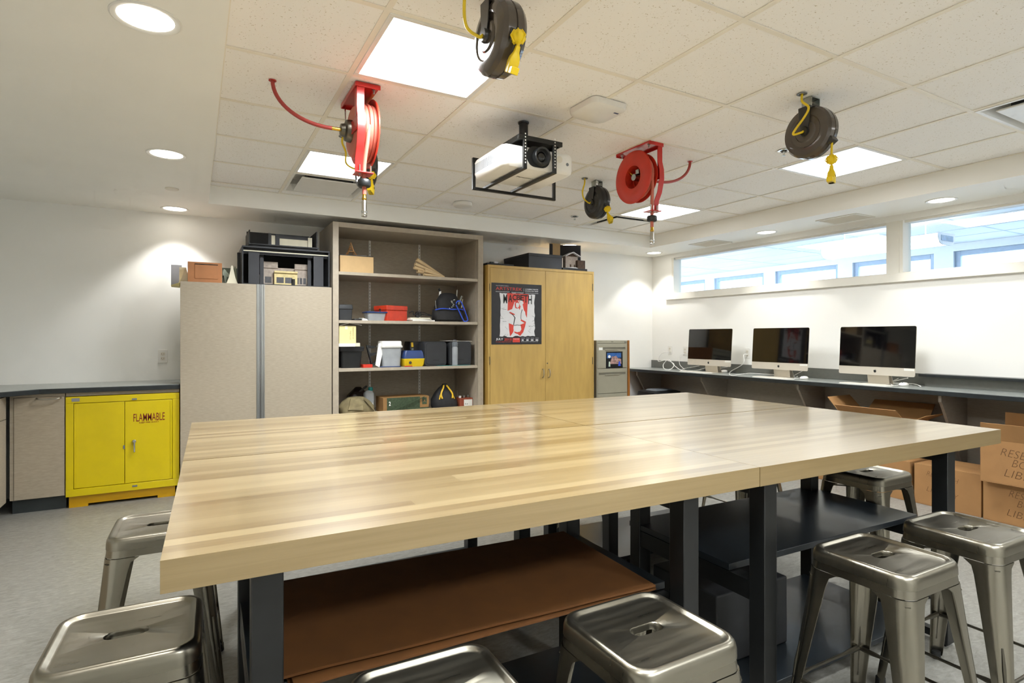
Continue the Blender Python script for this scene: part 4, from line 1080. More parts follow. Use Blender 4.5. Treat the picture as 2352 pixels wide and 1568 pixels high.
    obj('hose_stop', MB().lathe([(.028, -.018), (.032, -.012), (.032, .012), (.028, .018)], 24, o=(hx_, hy_, zc - .285)), 'black_plastic', t, bevel=.002)
    cp = obj('coupler', MB().lathe([(.009, 0), (.0095, -.02), (.012, -.024), (.012, -.03), (.009, -.034)], 14, o=(hx_, hy_, zc - .335)), 'brass', t)
    obj('quick_connect', MB().lathe([(.0085, 0), (.0125, -.006), (.0125, -.05), (.015, -.054), (.015, -.062), (.0125, -.066), (.0145, -.070), (.0145, -.082), (.008, -.083)], 18, o=(hx_, hy_, zc - .368)), 'chrome', cp)
    obj('roller_pin', MB().cyl((s * .035, -.13, zc - .25), (s * .035, -.13, zc - .20), .004, n=8).cyl((-s * .02, -.13, zc - .25), (-s * .02, -.13, zc - .20), .004, n=8), 'zinc', t)
    if faded:
        obj('tie_rod', MB().cyl((s * .045, .14, -.01), (s * .045, .11, zc + .02), .004, n=8), 'chrome', t)
    return t
p = PZ(626, 185, ZC)
hose_reel(.742, 2.93, 'red hose reel at left with faded pink hose, arm facing the camera', -1, (p.x, p.y), 'pink_hose', True)
p = PZ(1585, 371, ZC)
hose_reel(2.56, 2.87, 'bright red hose reel at right with open round flange', 1, (p.x, p.y), 'pink_hose', False)

# projector in a black cage
PXc, PYc = 1.66, 2.84
t = thing('projector', 'white ceiling projector with black lens in a cage', 'projector', (PXc, PYc, ZC))
def pbox(x0, x1, y0, y1, z0, z1): return W(t).bb(x0, x1, y0, y1, z0, z1)
bx0, bx1, by0, by1, bz0, bz1 = 1.425, 1.885, 2.65, 3.03, 2.195, 2.312
bd = W(t)
def prf(x0, x1, y0, y1, r, z): return [(x, y, z) for x, y in rrect(x1 - x0, y1 - y0, r, 4, (x0 + x1) / 2, (y0 + y1) / 2)]
bd.rings([prf(bx0 + .02, bx1 - .02, by0 + .015, by1 - .02, .03, bz0), prf(bx0 + .006, bx1 - .006, by0 + .004, by1 - .006, .035, bz0 + .012), prf(bx0, bx1, by0, by1, .04, bz0 + .03), prf(bx0, bx1, by0, by1, .04, bz1 - .02), prf(bx0 + .008, bx1 - .008, by0 + .006, by1 - .008, .036, bz1 - .004), prf(bx0 + .025, bx1 - .025, by0 + .02, by1 - .025, .03, bz1)])
body = obj('body', bd, 'white_plastic', t)
lx, lz = PY(1240, 362, by0).x, PY(1240, 362, by0).z
obj('lens_recess', MB().at(inv(t) @ facing((lx - .01, by0, lz), 'S')).prism(rrect(.150, .112, .054, 6), -.002, .002), 'black_plastic', body)
ln = obj('lens', MB().at(inv(t) @ facing((lx, by0, lz), 'S')).lathe([(.050, -.01), (.050, .035), (.047, .038), (.039, .036), (.034, .018), (.020, .016), (.018, .010)], 36), 'black_plastic', t)
obj('lens_glass', MB().at(inv(t) @ facing((lx, by0, lz), 'S')).lathe([(.030, .014), (.026, .020), (.014, .025), (.004, .026)], 28), 'screen_black', ln)
obj('sensor_dot', MB().at(inv(t) @ facing((PY(1303, 378, by0).x, by0, PY(1303, 378, by0).z), 'S')).lathe([(.009, 0), (.009, .002)], 18), 'grey_plastic', body)
obj('speaker_dot', MB().at(inv(t) @ facing((PY(1285, 366, by0).x, by0, PY(1285, 366, by0).z), 'S')).lathe([(.02, 0), (.02, .001)], 22), 'warm_white_plastic', body)
vm = W(t)
for q in range(16):
    vm.bb(bx0 - .0012, bx0 + .001, by0 + .10 + q * .016, by0 + .107 + q * .016, bz0 + .035, bz1 - .03)
v_ = obj('side_vent', vm, 'grey_plastic', body, smooth=0); v_['kind'] = 'stuff'
text('brand_lettering', 'Panasonic', .115, .018, 'ink_black', body, inv(t) @ facing((PZ(1207, 408, bz0).x, PZ(1207, 408, bz0).y, bz0 - .0006), 'D'), bold=.015)
obj('foot', W(t).cyl((bx0 + .045, by0 + .05, bz1 - .004), (bx0 + .045, by0 + .05, bz1 + .006), .016, n=16), 'white_plastic', body)
obj('foot', W(t).cyl((bx0 + .045, by1 - .05, bz1 - .004), (bx0 + .045, by1 - .05, bz1 + .006), .016, n=16), 'white_plastic', body)
obj('pole', MB().cyl((0, 0, 0), (0, 0, 2.352 - ZC), .026, n=24), 'black_plastic', t)
obj('ceiling_collar', MB().lathe([(.03, -.008), (.032, 0)], 24), 'black_plastic', t)
zt = 2.352
pt = W(t)
x0, x1 = PY(1190, 325, by0 - .03).x, PY(1291, 335, by0 - .03).x
yf_, yb_ = by0 - .035, 2.93
pt.bb(x0, x1, yf_, yf_ + .012, zt - .022, zt + .004); pt.bb(x0, x1, yb_ - .012, yb_, zt - .022, zt + .004); pt.bb(x0, x1, yf_ + .012, yb_ - .012, zt - .002, zt + .004)
pt.bb(x0, x0 + .012, yf_ + .012, yb_ - .012, zt - .02, zt); pt.bb(x1 - .012, x1, yf_ + .012, yb_ - .012, zt - .02, zt)
obj('mount_plate', pt, 'steel_black', t, bevel=.0015)
zbm = bz0 - .020
for u in (1206, 1274):
    xx = PY(u, 350, yf_).x
    s_ = obj('cage_strap', W(t).bb(xx - .011, xx + .011, yf_ - .004, yf_ + .010, zbm, zt - .02).bb(xx - .011, xx + .011, yf_ + .010, 3.10, zbm, zbm + .014), 'steel_black', t, bevel=.0015)
    m = W(t)
    for q in range(10): m.bb(xx - .003, xx + .003, yf_ - .0046, yf_ - .004, zbm + .03 + q * .017, zbm + .037 + q * .017)
    obj('strap_holes', m, 'white_plastic', s_, smooth=0)['kind'] = 'stuff'
yr = 3.09
xa, xb = PY(1088, 370, yr).x, PY(1272, 370, yr).x
cg = W(t)
cg.bb(xa - .009, xa + .009, yr - .009, yr + .009, zbm - .014, zt + .0); cg.bb(xb - .009, xb + .009, yr - .009, yr + .009, zbm - .014, zt); cg.bb(xa + .009, xb - .009, yr - .009, yr + .009, zbm - .014, zbm + .002); cg.bb(xa + .009, xb - .009, yr - .009, yr + .009, zt - .018, zt)
cg.bb((x0 + x1) / 2 - .01, (x0 + x1) / 2 + .01, yb_, yr, zt - .016, zt)
obj('cage_frame', cg, 'steel_black', t, bevel=.0015)
obj('cable_hook', W(t).lathe([(.016, 0), (.005, -.012), (.004, -.05)], 14, o=(PZ(1134, 322, 2.45).x, PZ(1134, 322, 2.45).y, 2.36)), 'reel_black', t)

# access point, detectors, sprinklers
pc = PZ(1372, 245, ZC)
t = thing('wireless_access_point', 'white square wireless access point on the ceiling', 'access point', (1.897, 2.455, ZC), R(2))
obj('housing', MB().rings([[(x, y, z) for x, y in rrect(w, w, r_, 5)] for w, r_, z in ((.23, .03, 0), (.235, .04, -.012), (.232, .045, -.03), (.205, .05, -.042))]), 'white_plastic', t)
obj('badge', MB().bb(.055, .085, -.075, -.063, -.0425, -.0415), 'blue_plastic', t, smooth=0)
obj('status_light', MB().lathe([(.004, -.0425), (.004, -.0415)], 10, o=(-.005, -.03, 0)), 'white_plastic', t)
p = PZ(1063, 466, ZC)
t = thing('smoke_detector', 'flat white round detector disc on the ceiling', 'detector', (p.x, p.y, ZC))
obj('disc', MB().lathe([(.085, 0), (.088, -.012), (.086, -.03), (.078, -.036)], 36), 'white_plastic', t)
p = PZ(1132, 428, ZC)
t = thing('dome_sensor', 'small white dome sensor on the ceiling below the projector', 'sensor', (p.x, p.y, ZC))
obj('base', MB().lathe([(.058, 0), (.060, -.010), (.05, -.022), (.026, -.034)], 32), 'white_plastic', t)
obj('eye', MB().lathe([(.024, -.033), (.020, -.042), (.008, -.046)], 20), 'grey_plastic', t)
for (u, v), lb in (((1320, 497), 'small ceiling sprinkler near the back soffit'), ((1800, 346), 'ceiling sprinkler left of the upper right cord reel')):
    p = PZ(u, v, ZC)
    t = thing('sprinkler_head', lb, 'sprinkler', (p.x, p.y, ZC), 0, 'ceiling sprinklers')
    obj('escutcheon', MB().lathe([(.022, -.001), (.038, -.003), (.040, 0), (.022, 0)], 28, False), 'chrome', t)
    obj('cup', MB().lathe([(.022, -.0005), (.022, 0.0)], 20), 'dark_slot', t)
    m = MB().cyl((0, 0, 0), (0, 0, -.012), .007, n=10).bar((-.008, 0, -.01), (-.003, 0, -.032), .002).bar((.008, 0, -.01), (.003, 0, -.032), .002).cyl((0, 0, -.032), (0, 0, -.034), .012, n=12)
    obj('deflector', m, 'zinc', t)

# ================================================================== COMPUTERS
APPLE = [(0, -.42), (.12, -.46), (.26, -.40), (.40, -.12), (.30, .0), (.27, .12), (.37, .26), (.24, .33), (.08, .30), (0, .27), (-.10, .31), (-.26, .31), (-.38, .17), (-.38, -.06), (-.28, -.32), (-.14, -.46)]
LEAF = [(.0, .36), (.10, .42), (.13, .56), (.02, .50)]
def computer(y, label, screen_m='screen_black'):
    t = thing('desktop_computer', label, 'computer', (5.215, y, RZ), 0, 'all-in-one computers on the right worktop')
    tl = Matrix.Rotation(R(4), 4, 'X')
    M = facing((0, 0, 0), 'W')                    # local: a to the viewer's right, b up, c out
    Mt = M @ Matrix.Translation((0, .08, 0)) @ Matrix.Rotation(R(-4), 4, 'X')
    w, h, ch = .638, .428, .072
    pn = [(x, yy, 0) for x, yy in rrect(w, h, .014, 4, 0, h / 2)]
    bk = [(x * .96, (yy - h / 2) * .94 + h / 2, -.012) for x, yy, _ in pn]
    bk2 = [(x * .5, (yy - h / 2) * .5 + h / 2, -.04) for x, yy, _ in pn]
    sh = obj('casing', MB().at(Mt).rings([bk2, bk, [(x, yy, -.004) for x, yy, _ in pn], pn]), 'alu_light', t, smooth=30)
    sc = obj('screen', MB().at(Mt).prism([(-w / 2 + .001, ch), (w / 2 - .001, ch)] + [q for q in rrect(w - .002, h - .002, .013, 4, 0, h / 2) if q[1] > ch + .1], .0, .0012), screen_m, t, smooth=0)
    obj('logo', MB().at(Mt @ Matrix.Translation((0, ch / 2, .0)) @ Matrix.Scale(.030, 4)).prism(APPLE, 0, .02).prism(LEAF, 0, .02), 'ink_black', sh, smooth=0)
    obj('asset_sticker', MB().at(Mt).bb(w / 2 - .085, w / 2 - .006, ch - .022, ch - .004, .0, .0006), 'white_paper', sh, smooth=0)
    st = MB().at(M)
    st.prism([(-.10, 0), (.10, 0), (.10, .004), (-.10, .004)], -.13, .04)
    st.rings([[(-.09, .004, -.12), (.09, .004, -.12), (.09, .004, -.125), (-.09, .004, -.125)], [(-.09, .12, -.075), (.09, .12, -.075), (.09, .12, -.08), (-.09, .12, -.08)], [(-.085, .24, -.045), (.085, .24, -.045), (.085, .24, -.05), (-.085, .24, -.05)]])
    st.rings([[(-.09, .003, -.06), (.09, .003, -.06), (.09, .003, -.064), (-.09, .003, -.064)], [(-.09, .10, -.045), (.09, .10, -.045), (.09, .10, -.05), (-.09, .10, -.05)], [(-.085, .17, -.03), (.085, .17, -.03), (.085, .17, -.034), (-.085, .17, -.034)]])
    obj('stand', st, 'alu_light', t, smooth=30)
    return t
computer(4.67, 'all-in-one computer nearest the back corner with dark reflecting screen')
computer(3.76, 'all-in-one computer in the middle of the three on the worktop')
computer(2.815, 'all-in-one computer nearest the right, largest of the three in view')
def keyboard(u, v, label, rz):
    p = PZ(u, v, RZ)
    t = thing('keyboard', label, 'keyboard', (p.x, p.y, RZ), rz, 'white keyboards in front of the computers')
    obj('case', MB().rings([[(x, y, z) for x, y in rrect(.115, .42, .008, 3)] for z in (.0, .006)]), 'white_plastic', t)
    m = MB()
    for r_ in range(6):
        for q in range(20):
            m.bb(-.052 + r_ * .0175, -.0365 + r_ * .0175, -.205 + q * .0205, -.187 + q * .0205, .006, .008)
    k_ = obj('key_block', m, 'warm_white_plastic', t, smooth=0); k_['kind'] = 'stuff'
keyboard(1598, 854.5, 'white keyboard lying in front of the back corner computer', R(-3))
keyboard(1775, 868, 'white keyboard lying in front of the middle computer', R(-4))
keyboard(1988, 883, 'white keyboard lying in front of the right computer', R(-5))
def mouse(u, v, label):
    p = PZ(u, v, RZ)
    t = thing('mouse', label, 'mouse', (p.x, p.y, RZ), R(8), 'white mice beside the keyboards')
    obj('shell', MB().rings([[(a * .055 * s_, b * .033 * s_, z) for a, b in [(math.cos(R(18 * q)), math.sin(R(18 * q))) for q in range(20)]] for s_, z in ((.86, 0), (1, .006), (1, .014), (.88, .022), (.6, .028), (.2, .030))]), 'white_plastic', t)
    obj('scroll_ball', MB().lathe([(.003, .026), (.004, .031), (.001, .033)], 10, o=(-.03, 0, 0)), 'grey_plastic', t)
mouse(1663, 855, 'white mouse right of the back corner keyboard')
mouse(1847, 870.5, 'white mouse right of the middle keyboard')
mouse(2076, 886, 'white mouse right of the rightmost keyboard')
# outlets and cables on the right wall
for (u, v), lb in (((1539, 804), 'white outlet on the right wall left of the back corner computer'), ((1574, 806), 'white outlet half hidden by the back corner computer'), ((1717, 811), 'white outlet on the right wall between the left and middle computers')):
    p = PX(u, v, XR); outlet((XR, p.y, p.z), 'W', lb)
def cable(name, label, pts, m='cable_white', r_=.0045):
    tag(obj(name, MB().tube(spl(pts, 8), r_, 7), m), label, 'cable', 'computer cables on the worktop')
def cx_(u, v): p = PX(u, v, XR - .03); return p
def ct(u, v, z=RZ + .0075):
    p = PZ(u, v, z); return Vector((min(p.x, XR - .045), p.y, z))
a = PX(1540, 808, XR - .01)
cable('power_cable', 'white power cable looping from the outlet left of the computers', [a, a + Vector((-.03, .0, .0)), PX(1519, 812, XR - .06), PX(1512, 829, XR - .08), PX(1530, 827, XR - .09), PX(1548, 836, XR - .1), ct(1540, 848), ct(1526, 847), PX(1524, 836, XR - .12), PX(1536, 826, XR - .11), PX(1550, 840, XR - .12), ct(1568, 851), ct(1600, 850), PX(1628, 843, 5.3)])
a = PX(1717, 814, XR - .012)
cable('power_cable', 'white power cable running from the middle outlet to the worktop', [a, PX(1708, 815, XR - .05), PX(1707, 835, XR - .07), ct(1700, 853), ct(1681, 862), ct(1712, 858), ct(1740, 857), ct(1790, 861)])
a = PX(1574, 812, XR - .01)
cable('network_cable', 'thin grey cable drooping behind the back corner computer', [a, PX(1562, 815, XR - .04), PX(1561, 836, XR - .05), ct(1572, 848), ct(1590, 846), PX(1606, 840, 5.28)], 'cable_white', .003)
cable('mouse_cable', 'white cable tangled beside the back corner computer', [ct(1658, 853), ct(1645, 853), ct(1652, 850), ct(1668, 849), PX(1672, 842, 5.3)], 'cable_white', .0028)
cable('mouse_cable', 'white cable tangled beside the middle computer', [ct(1842, 868), ct(1825, 869), ct(1835, 864), ct(1850, 862), PX(1846, 850, 5.3)], 'cable_white', .0028)
cable('mouse_cable', 'white cable tangled beside the right computer', [ct(2070, 883), ct(2052, 885), ct(2060, 877), PX(2063, 869, 5.3)], 'cable_white', .0028)
cable('charging_cable', 'white cable ending on the bare worktop right of the computers', [PX(2085, 868, 5.30), ct(2093, 875), ct(2103, 881), ct(2115, 887)], 'cable_white', .004)
cable('adapter_cable', 'dark cable bundle behind the back corner computer', [ct(1660, 848), ct(1668, 851), ct(1680, 852), ct(1705, 854)], 'cable_dark', .004)

# ================================================================== CARTONS AND CASE UNDER THE WORKTOP
def carton(label, x0, x1, y0, y1, z0, z1, rz=0.0, flaps=(), words=None, taped=True, group='cardboard cartons under the worktop'):
    t = thing('cardboard_carton', label, 'carton', ((x0 + x1) / 2, (y0 + y1) / 2, z0), rz, group)
    w, d, h = x1 - x0, y1 - y0, z1 - z0
    m = MB(); th = .005
    m.bb(-w / 2, w / 2, -d / 2, d / 2, 0, th); m.bb(-w / 2, -w / 2 + th, -d / 2, d / 2, th, h); m.bb(w / 2 - th, w / 2, -d / 2, d / 2, th, h)
    m.bb(-w / 2 + th, w / 2 - th, -d / 2, -d / 2 + th, th, h); m.bb(-w / 2 + th, w / 2 - th, d / 2 - th, d / 2, th, h)
    obj('body', m, 'kraft', t, bevel=.002)
    F_ = {'W': ((-w / 2, -d / 2, h), (0, 1, 0), (-1, 0, 0), d), 'E': ((w / 2, -d / 2, h), (0, 1, 0), (1, 0, 0), d), 'S': ((-w / 2, -d / 2, h), (1, 0, 0), (0, -1, 0), w), 'N': ((-w / 2, d / 2, h), (1, 0, 0), (0, 1, 0), w)}
    for side, ang, ln in flaps:
        o, e, outw, L = F_[side]; o, e, outw = Vector(o), Vector(e), Vector(outw)
        v = outw * math.cos(R(ang)) * ln + Vector((0, 0, 1)) * math.sin(R(ang)) * ln
        nn = e.cross(v).normalized() * .004
        q = [o, o + e * L, o + e * (L - .012) + v, o + e * .012 + v]
        obj('flap', MB().rings([q, [p_ + nn for p_ in q]]), 'kraft', t)
    if not flaps:
        obj('flap', MB().bb(-w / 2, -.001, -d / 2, d / 2, h, h + .004), 'kraft', t, bevel=.001)
        obj('flap', MB().bb(.001, w / 2, -d / 2, d / 2, h, h + .004), 'kraft', t, bevel=.001)
    if words:
        for body, a0, b0, ww, hh in words:
            text('handwriting', body, ww, hh, 'marker_ink', t, facing((-w / 2 - .0005, a0, b0), 'W') @ Matrix.Rotation(R(-6), 4, 'Z') @ Matrix(((1, .18, 0, 0), (0, 1, 0, 0), (0, 0, 1, 0), (0, 0, 0, 1))), bold=-.022, align='L')
    return t
carton('cardboard carton on the floor in front of the black table leg', 4.87, 5.25, 1.905, 2.335, 0, .30, words=[('RESEARCH', .125, .245, .20, .036), ('BOOKS', .09, .185, .14, .036), ('LIBRARY', .125, .128, .20, .036)])
carton('cardboard carton on the floor below the open flaps, left of the table leg', 4.86, 5.25, 2.36, 2.86, 0, .305)
carton('open cardboard carton with raised flaps behind the table edge', 4.90, 5.28, 2.42, 2.92, .311, .60, R(2), flaps=(('W', 38, .17), ('N', 48, .20), ('E', 40, .18), ('S', 28, .15)))
carton('lower handwritten carton at the right edge, under the upper handwritten carton', 4.85, 5.25, 1.40, 1.885, 0, .275, R(-1), words=[('RESEARCH', .09, .215, .25, .045), ('BOOKS', .045, .155, .18, .045), ('LIBRARY', .10, .085, .25, .045)])
carton('upper handwritten carton at the right edge with one flap raised', 4.78, 5.2, 1.34, 1.88, .282, .575, R(2), flaps=(('W', 74, .12), ('E', 100, .16)), words=[('RESEARCH', .15, .222, .30, .050), ('BOOKS', .09, .155, .20, .050), ('LIBRARY', .13, .085, .28, .050)])
carton('cardboard carton farther back on the floor under the worktop', 4.92, 5.3, 2.90, 3.35, 0, .30)
# black tool case in the corner
p = PZ(1480, 905, .45)
t = thing('tool_case', 'black plastic tool case on a carton in the back corner', 'tool case', (5.10, 5.35, .30))
obj('lower_shell', MB().rings([[(x, y, z) for x, y in rrect(w, d, .03, 4)] for w, d, z in ((.42, .30, 0), (.46, .34, .03), (.47, .35, .20), (.49, .37, .21), (.49, .37, .22))]), 'black_plastic', t)
ld = obj('lid', MB().rings([[(x, y, z) for x, y in rrect(w, d, .03, 4)] for w, d, z in ((.48, .36, .222), (.46, .34, .235), (.44, .32, .30), (.36, .24, .315))]), 'black_plastic', t)
obj('lid_panel', MB().rings([[(x, y, z) for x, y in rrect(w, d, .02, 3)] for w, d, z in ((.30, .2, .314), (.26, .17, .33))]), 'grey_plastic', ld)
for s_ in (-.12, .12):
    obj('latch', MB().bb(s_ - .02, s_ + .02, -.192, -.176, .18, .26), 'grey_plastic', t, bevel=.003)
tag(obj('carton_plinth', MB().bb(4.88, 5.32, 5.16, 5.55, 0, .299), 'kraft_dark', bevel=.003), 'closed dark carton under the black tool case in the corner', 'carton')

# ================================================================== THINGS ON THE BOOKCASE SHELVES
def span(u0, u1, y): return ax(u0, y), ax(u1, y)
def hgt_(u, v, y, z0): return az(u, v, y) - z0
def at_(x0, x1, y, z, name, label, cat, group=None):
    return thing(name, label, cat, ((x0 + x1) / 2, y, z), 0, group)
def tub(t, name, w, d, h, m, taper=.85, r=.015, lip=0.0, z0=0.0, wall=None):
    rs = [[(x, y, z0 + z) for x, y in rrect(w * k, d * k, r, 4)] for k, z in ((taper, 0), (1, h))]
    if lip: rs += [[(x, y, z0 + z) for x, y in rrect(w + lip, d + lip, r, 4)] for z in (h, h + lip)]
    return obj(name, MB().rings(rs), m, t, bevel=0)
GS = 'things stored on the bookcase'
def S(k): return SH[k] + .0008
# --- top shelf
y = 5.33; x0, x1 = span(781, 858, y); h = hgt_(820, 588, y, S(0))
t = at_(x0, x1, y + .14, S(0), 'cardboard_box', 'plain cardboard box on the top bookcase shelf', 'box', GS)
w = x1 - x0
obj('body', MB().bb(-w / 2, w / 2, -.14, .14, 0, h), 'kraft_pale', t, bevel=.002)
obj('dark_lid', MB().bb(-w / 2 - .006, w / 2 - .004, -.142, .14, h, h + .006), 'charcoal_board', t, smooth=0)
zt_ = S(0) + h + .006
tag(obj('paper_sheet', MB().rings([[(x0 + .02, 5.36, zt_ + .0015), (x0 + .25, 5.345, zt_ + .006), (x0 + .27, 5.5, zt_ + .009), (x0 + .03, 5.52, zt_ + .002)], [(x0 + .02, 5.36, zt_ + .0005), (x0 + .25, 5.345, zt_ + .005), (x0 + .27, 5.5, zt_ + .008), (x0 + .03, 5.52, zt_ + .001)]]), 'white_paper', smooth=0), 'white paper on top of the plain cardboard box', 'paper')
ex = ax(806, 5.42)
t = thing('tower_model', 'small copper lattice tower model on the cardboard box', 'model', (ex, 5.42, zt_ + .009))
m = MB()
for s1 in (-1, 1):
    for s2 in (-1, 1):
        m.tube(spl([(s1 * .042, s2 * .042, 0), (s1 * .024, s2 * .024, .035), (s1 * .012, s2 * .012, .075), (0, 0, .125)], 4), [.006, .0055, .005, .0045, .004, .0038, .0035, .003, .003, .0025, .002, .002, .0018][:13], 6)
obj('leg_frame', m, 'copper', t)
for z, a in ((.03, .030), (.055, .020), (.075, .014)): obj('deck', MB().bb(-a, a, -a, a, z, z + .005), 'copper', t, smooth=0)
# rolled papers
tipx, tipz = ax(1022, 5.42), S(0) + .028
k = 0
for (u, v, r_, yy, lb) in ((957, 596, .022, 5.46, 'uppermost'), (953, 606, .020, 5.42, 'second'), (951, 614, .017, 5.38, 'third'), (958, 622, .022, 5.40, 'widest curled'), (974, 621, .018, 5.34, 'nearest short'), (973, 630, .012, 5.32, 'lowest thin')):
    a = Vector((ax(u, yy), yy, max(az(u, v, yy), S(0) + r_ + .002))); b = Vector((tipx - k * .006, 5.47 - .02 * k, max(tipz - .003 * k, S(0) + .012)))
    m = MB(); n = 14
    d = (b - a).normalized(); X = d.cross(Vector((0, 0, 1))).normalized(); Y = X.cross(d)
    rs = []
    for q, rr in ((0, r_), (1, .010)):
        c = a if q == 0 else b
        rs.append([c + (X * math.cos(i * 2 * math.pi / n) + Y * math.sin(i * 2 * math.pi / n)) * rr for i in range(n)])
    rs2 = [[c + (p - c) * .9 for p in r0] for c, r0 in ((b, rs[1]), (a, rs[0]))]
    m.rings(rs + rs2, False, False, True)
    tag(obj('paper_roll', m, 'kraft_paper'), 'rolled tan paper pattern on the top shelf, %s of the bundle' % lb, 'paper roll', 'bundle of rolled paper on the top shelf'); k += 1
# --- second shelf
def lidbox(u0, u1, v, k, y, d, label, m, name, cat):
    x0, x1 = span(u0, u1, y); h = hgt_((u0 + u1) / 2, v, y, S(k)); x0 = max(x0, IX0 + .002)
    t = at_(x0, x1, y + d / 2, S(k), name, label, cat, GS); w = x1 - x0
    tub(t, 'bin', w * .93, d * .95, h * .72, m, .95, .01)
    obj('lid', MB().rings([[(x, yy, z) for x, yy in rrect(w * s_, d * s_, .01, 3)] for s_, z in ((.97, h * .70), (1, h * .72), (1, h * .82), (.96, h * .98), (.93, h))]), m, t)
    return t
lidbox(778, 811, 699, 1, 5.31, .26, 'dark grey lidded box at the left end of the second shelf', 'soft_black_plastic', 'lidded_box', 'box')
x0, x1 = span(812, 843, 5.32)
tag(obj('flat_packet', MB().bb(x0, (x0 + x1) / 2 + .01, 5.30, 5.48, S(1), S(1) + .016), 'black_plastic', bevel=.006), 'flat black packet beside the dark lidded box', 'packet')
tag(obj('folded_wrapper', MB().rings([[((x0 + x1) / 2 + .012, 5.28, S(1)), (x1, 5.28, S(1)), (x1, 5.42, S(1)), ((x0 + x1) / 2 + .012, 5.42, S(1))], [((x0 + x1) / 2 + .015, 5.29, S(1) + .022), (x1 - .01, 5.285, S(1) + .012), (x1, 5.42, S(1) + .010), ((x0 + x1) / 2 + .012, 5.42, S(1) + .028)]]), 'white_paper'), 'crumpled white wrapper left of the clear tub', 'wrapper')
y = 5.30; x0, x1 = span(842, 892, y); h = hgt_(866, 715, y, S(1))
t = at_(x0, x1, y + .09, S(1), 'clear_tub', 'clear plastic tub with a navy lid and hardware inside', 'tub', GS); w = x1 - x0
tub(t, 'tub', w * .9, .16, h * .84, 'clear_plastic', .82, .02)
obj('lid', MB().rings([[(x, yy, z) for x, yy in rrect(w * s_, .18 * s_, .02, 4)] for s_, z in ((.98, h * .84), (1, h * .87), (1, h * .96), (.95, h))]), 'blue_plastic', t)
m = MB(); rr_ = random.Random(4)
for q in range(60):
    c = (rr_.uniform(-.34, .34) * w, rr_.uniform(-.05, .05), rr_.uniform(.1, .5) * h)
    m.box(c, (rr_.uniform(.01, .02), rr_.uniform(.008, .02), .008), (rr_.random() * 3, rr_.random() * 3, 0))
obj('loose_hardware', m, 'zinc', t, smooth=0)['kind'] = 'stuff'
y = 5.29; x0, x1 = span(876, 940, y); h = hgt_(905, 701, y, S(1)); w = x1 - x0
t = at_(x0, x1, y + .15, S(1), 'red_tool_box', 'worn red metal box on the second shelf', 'metal box', GS); t.rotation_euler[2] = R(20)
obj('body', MB().bb(-w * .44, w * .44, -.10, .10, 0, h * .68), 'red_tool_box', t, bevel=.003)
obj('lid', MB().bb(-w * .46, w * .46, -.105, .105, h * .69, h), 'red_tool_box', t, bevel=.006)
obj('clasp', MB().bb(-w * .47, -w * .455, -.012, .012, h * .55, h * .8), 'zinc', t)
x0, x1 = span(944, 996, 5.30)
for q, (dw, dx, z0, z1, m_, lb) in enumerate(((1.0, 0, 0, .012, 'white_paper', 'bottom'), (.92, -.02, .0125, .022, 'white_paper', 'middle'), (.85, -.015, .0225, .034, 'cream_card', 'uppermost'))):
    w = (x1 - x0) * dw
    tag(obj('paper_pad', MB().at(Matrix.Translation(((x0 + x1) / 2 + dx, 5.40, S(1))) @ Matrix.Rotation(R(4 - 5 * q), 4, 'Z')).bb(-w / 2, w / 2, -.12, .10, z0 + .0004, z1), m_, bevel=.0008), '%s pad of the paper pile right of the red box' % lb, 'paper pad', 'paper pile on the second shelf')
zz = S(1) + .040
tag(obj('black_cable_coil', MB().tube(spl([(x0 + .0, 5.36, zz + .04), (x0 + .03, 5.33, zz + .055), (x0 + .05, 5.36, zz + .02), (x0 + .10, 5.34, zz + .05), (x0 + .13, 5.37, zz + .02), (x0 + .09, 5.40, zz + .015), (x0 + .07, 5.36, zz + .05), (x0 + .14, 5.33, zz + .045), (x0 + .19, 5.34, zz + .03), (x0 + .24, 5.36, zz + .02)], 6), .005, 7), 'black_plastic'), 'tangled black cable on the paper pile', 'cable')
tag(obj('black_clamp', MB().box((x0 + .09, 5.37, zz + .022), (.035, .03, .045), (0, .3, 0)).bar((x0 + .10, 5.37, zz + .035), (x0 + .25, 5.36, zz + .012), .010), 'black_plastic', bevel=.003), 'black clamp lying on the paper pile beside the tool bag', 'clamp')
# tool bags
def blob(prof, w, d, n=28, sq=2.6, seed=1, jit=.03):
    r_ = random.Random(seed); ph = [r_.uniform(0, 6.28) for _ in range(4)]
    rs = []
    for sx, sy, z in prof:
        ring = []
        for q in range(n):
            a = 2 * math.pi * q / n; c_, s_ = math.cos(a), math.sin(a)
            k = (abs(c_) ** sq + abs(s_) ** sq) ** (-1 / sq)
            j = 1 + jit * (math.sin(3 * a + ph[0] + z * 30) + math.sin(5 * a + ph[1] - z * 22))
            ring.append((c_ * k * w / 2 * sx * j, s_ * k * d / 2 * sy * j, z))
        rs.append(ring)
    return rs
y = 5.36; x0, x1 = span(998, 1067, y); w = x1 - x0; h = hgt_(1035, 672, y, S(1))
t = at_(x0, x1, y + .06, S(1), 'tool_bag', 'black tool bag with bright blue trim and tools sticking out', 'tool bag', GS)
obj('pouch', MB().rings(blob([(.85, .8, 0), (1, 1, .02), (1.02, 1, h * .25), (.95, .9, h * .42), (.85, .7, h * .44)], w, .22)), 'bag_black', t)
obj('bucket', MB().rings(blob([(.8, .7, h * .2), (.8, .72, h * .5), (.72, .62, h * .75), (.5, .4, h * .95), (.25, .2, h)], w, .22, seed=3)), 'bag_black', t)
obj('blue_piping', MB().tube(spl([(-w * .48, -.07, h * .40), (-w * .3, -.105, h * .44), (0, -.118, h * .42), (w * .3, -.105, h * .43), (w * .46, -.07, h * .41)], 6), .006, 7), 'blue_trim', t)
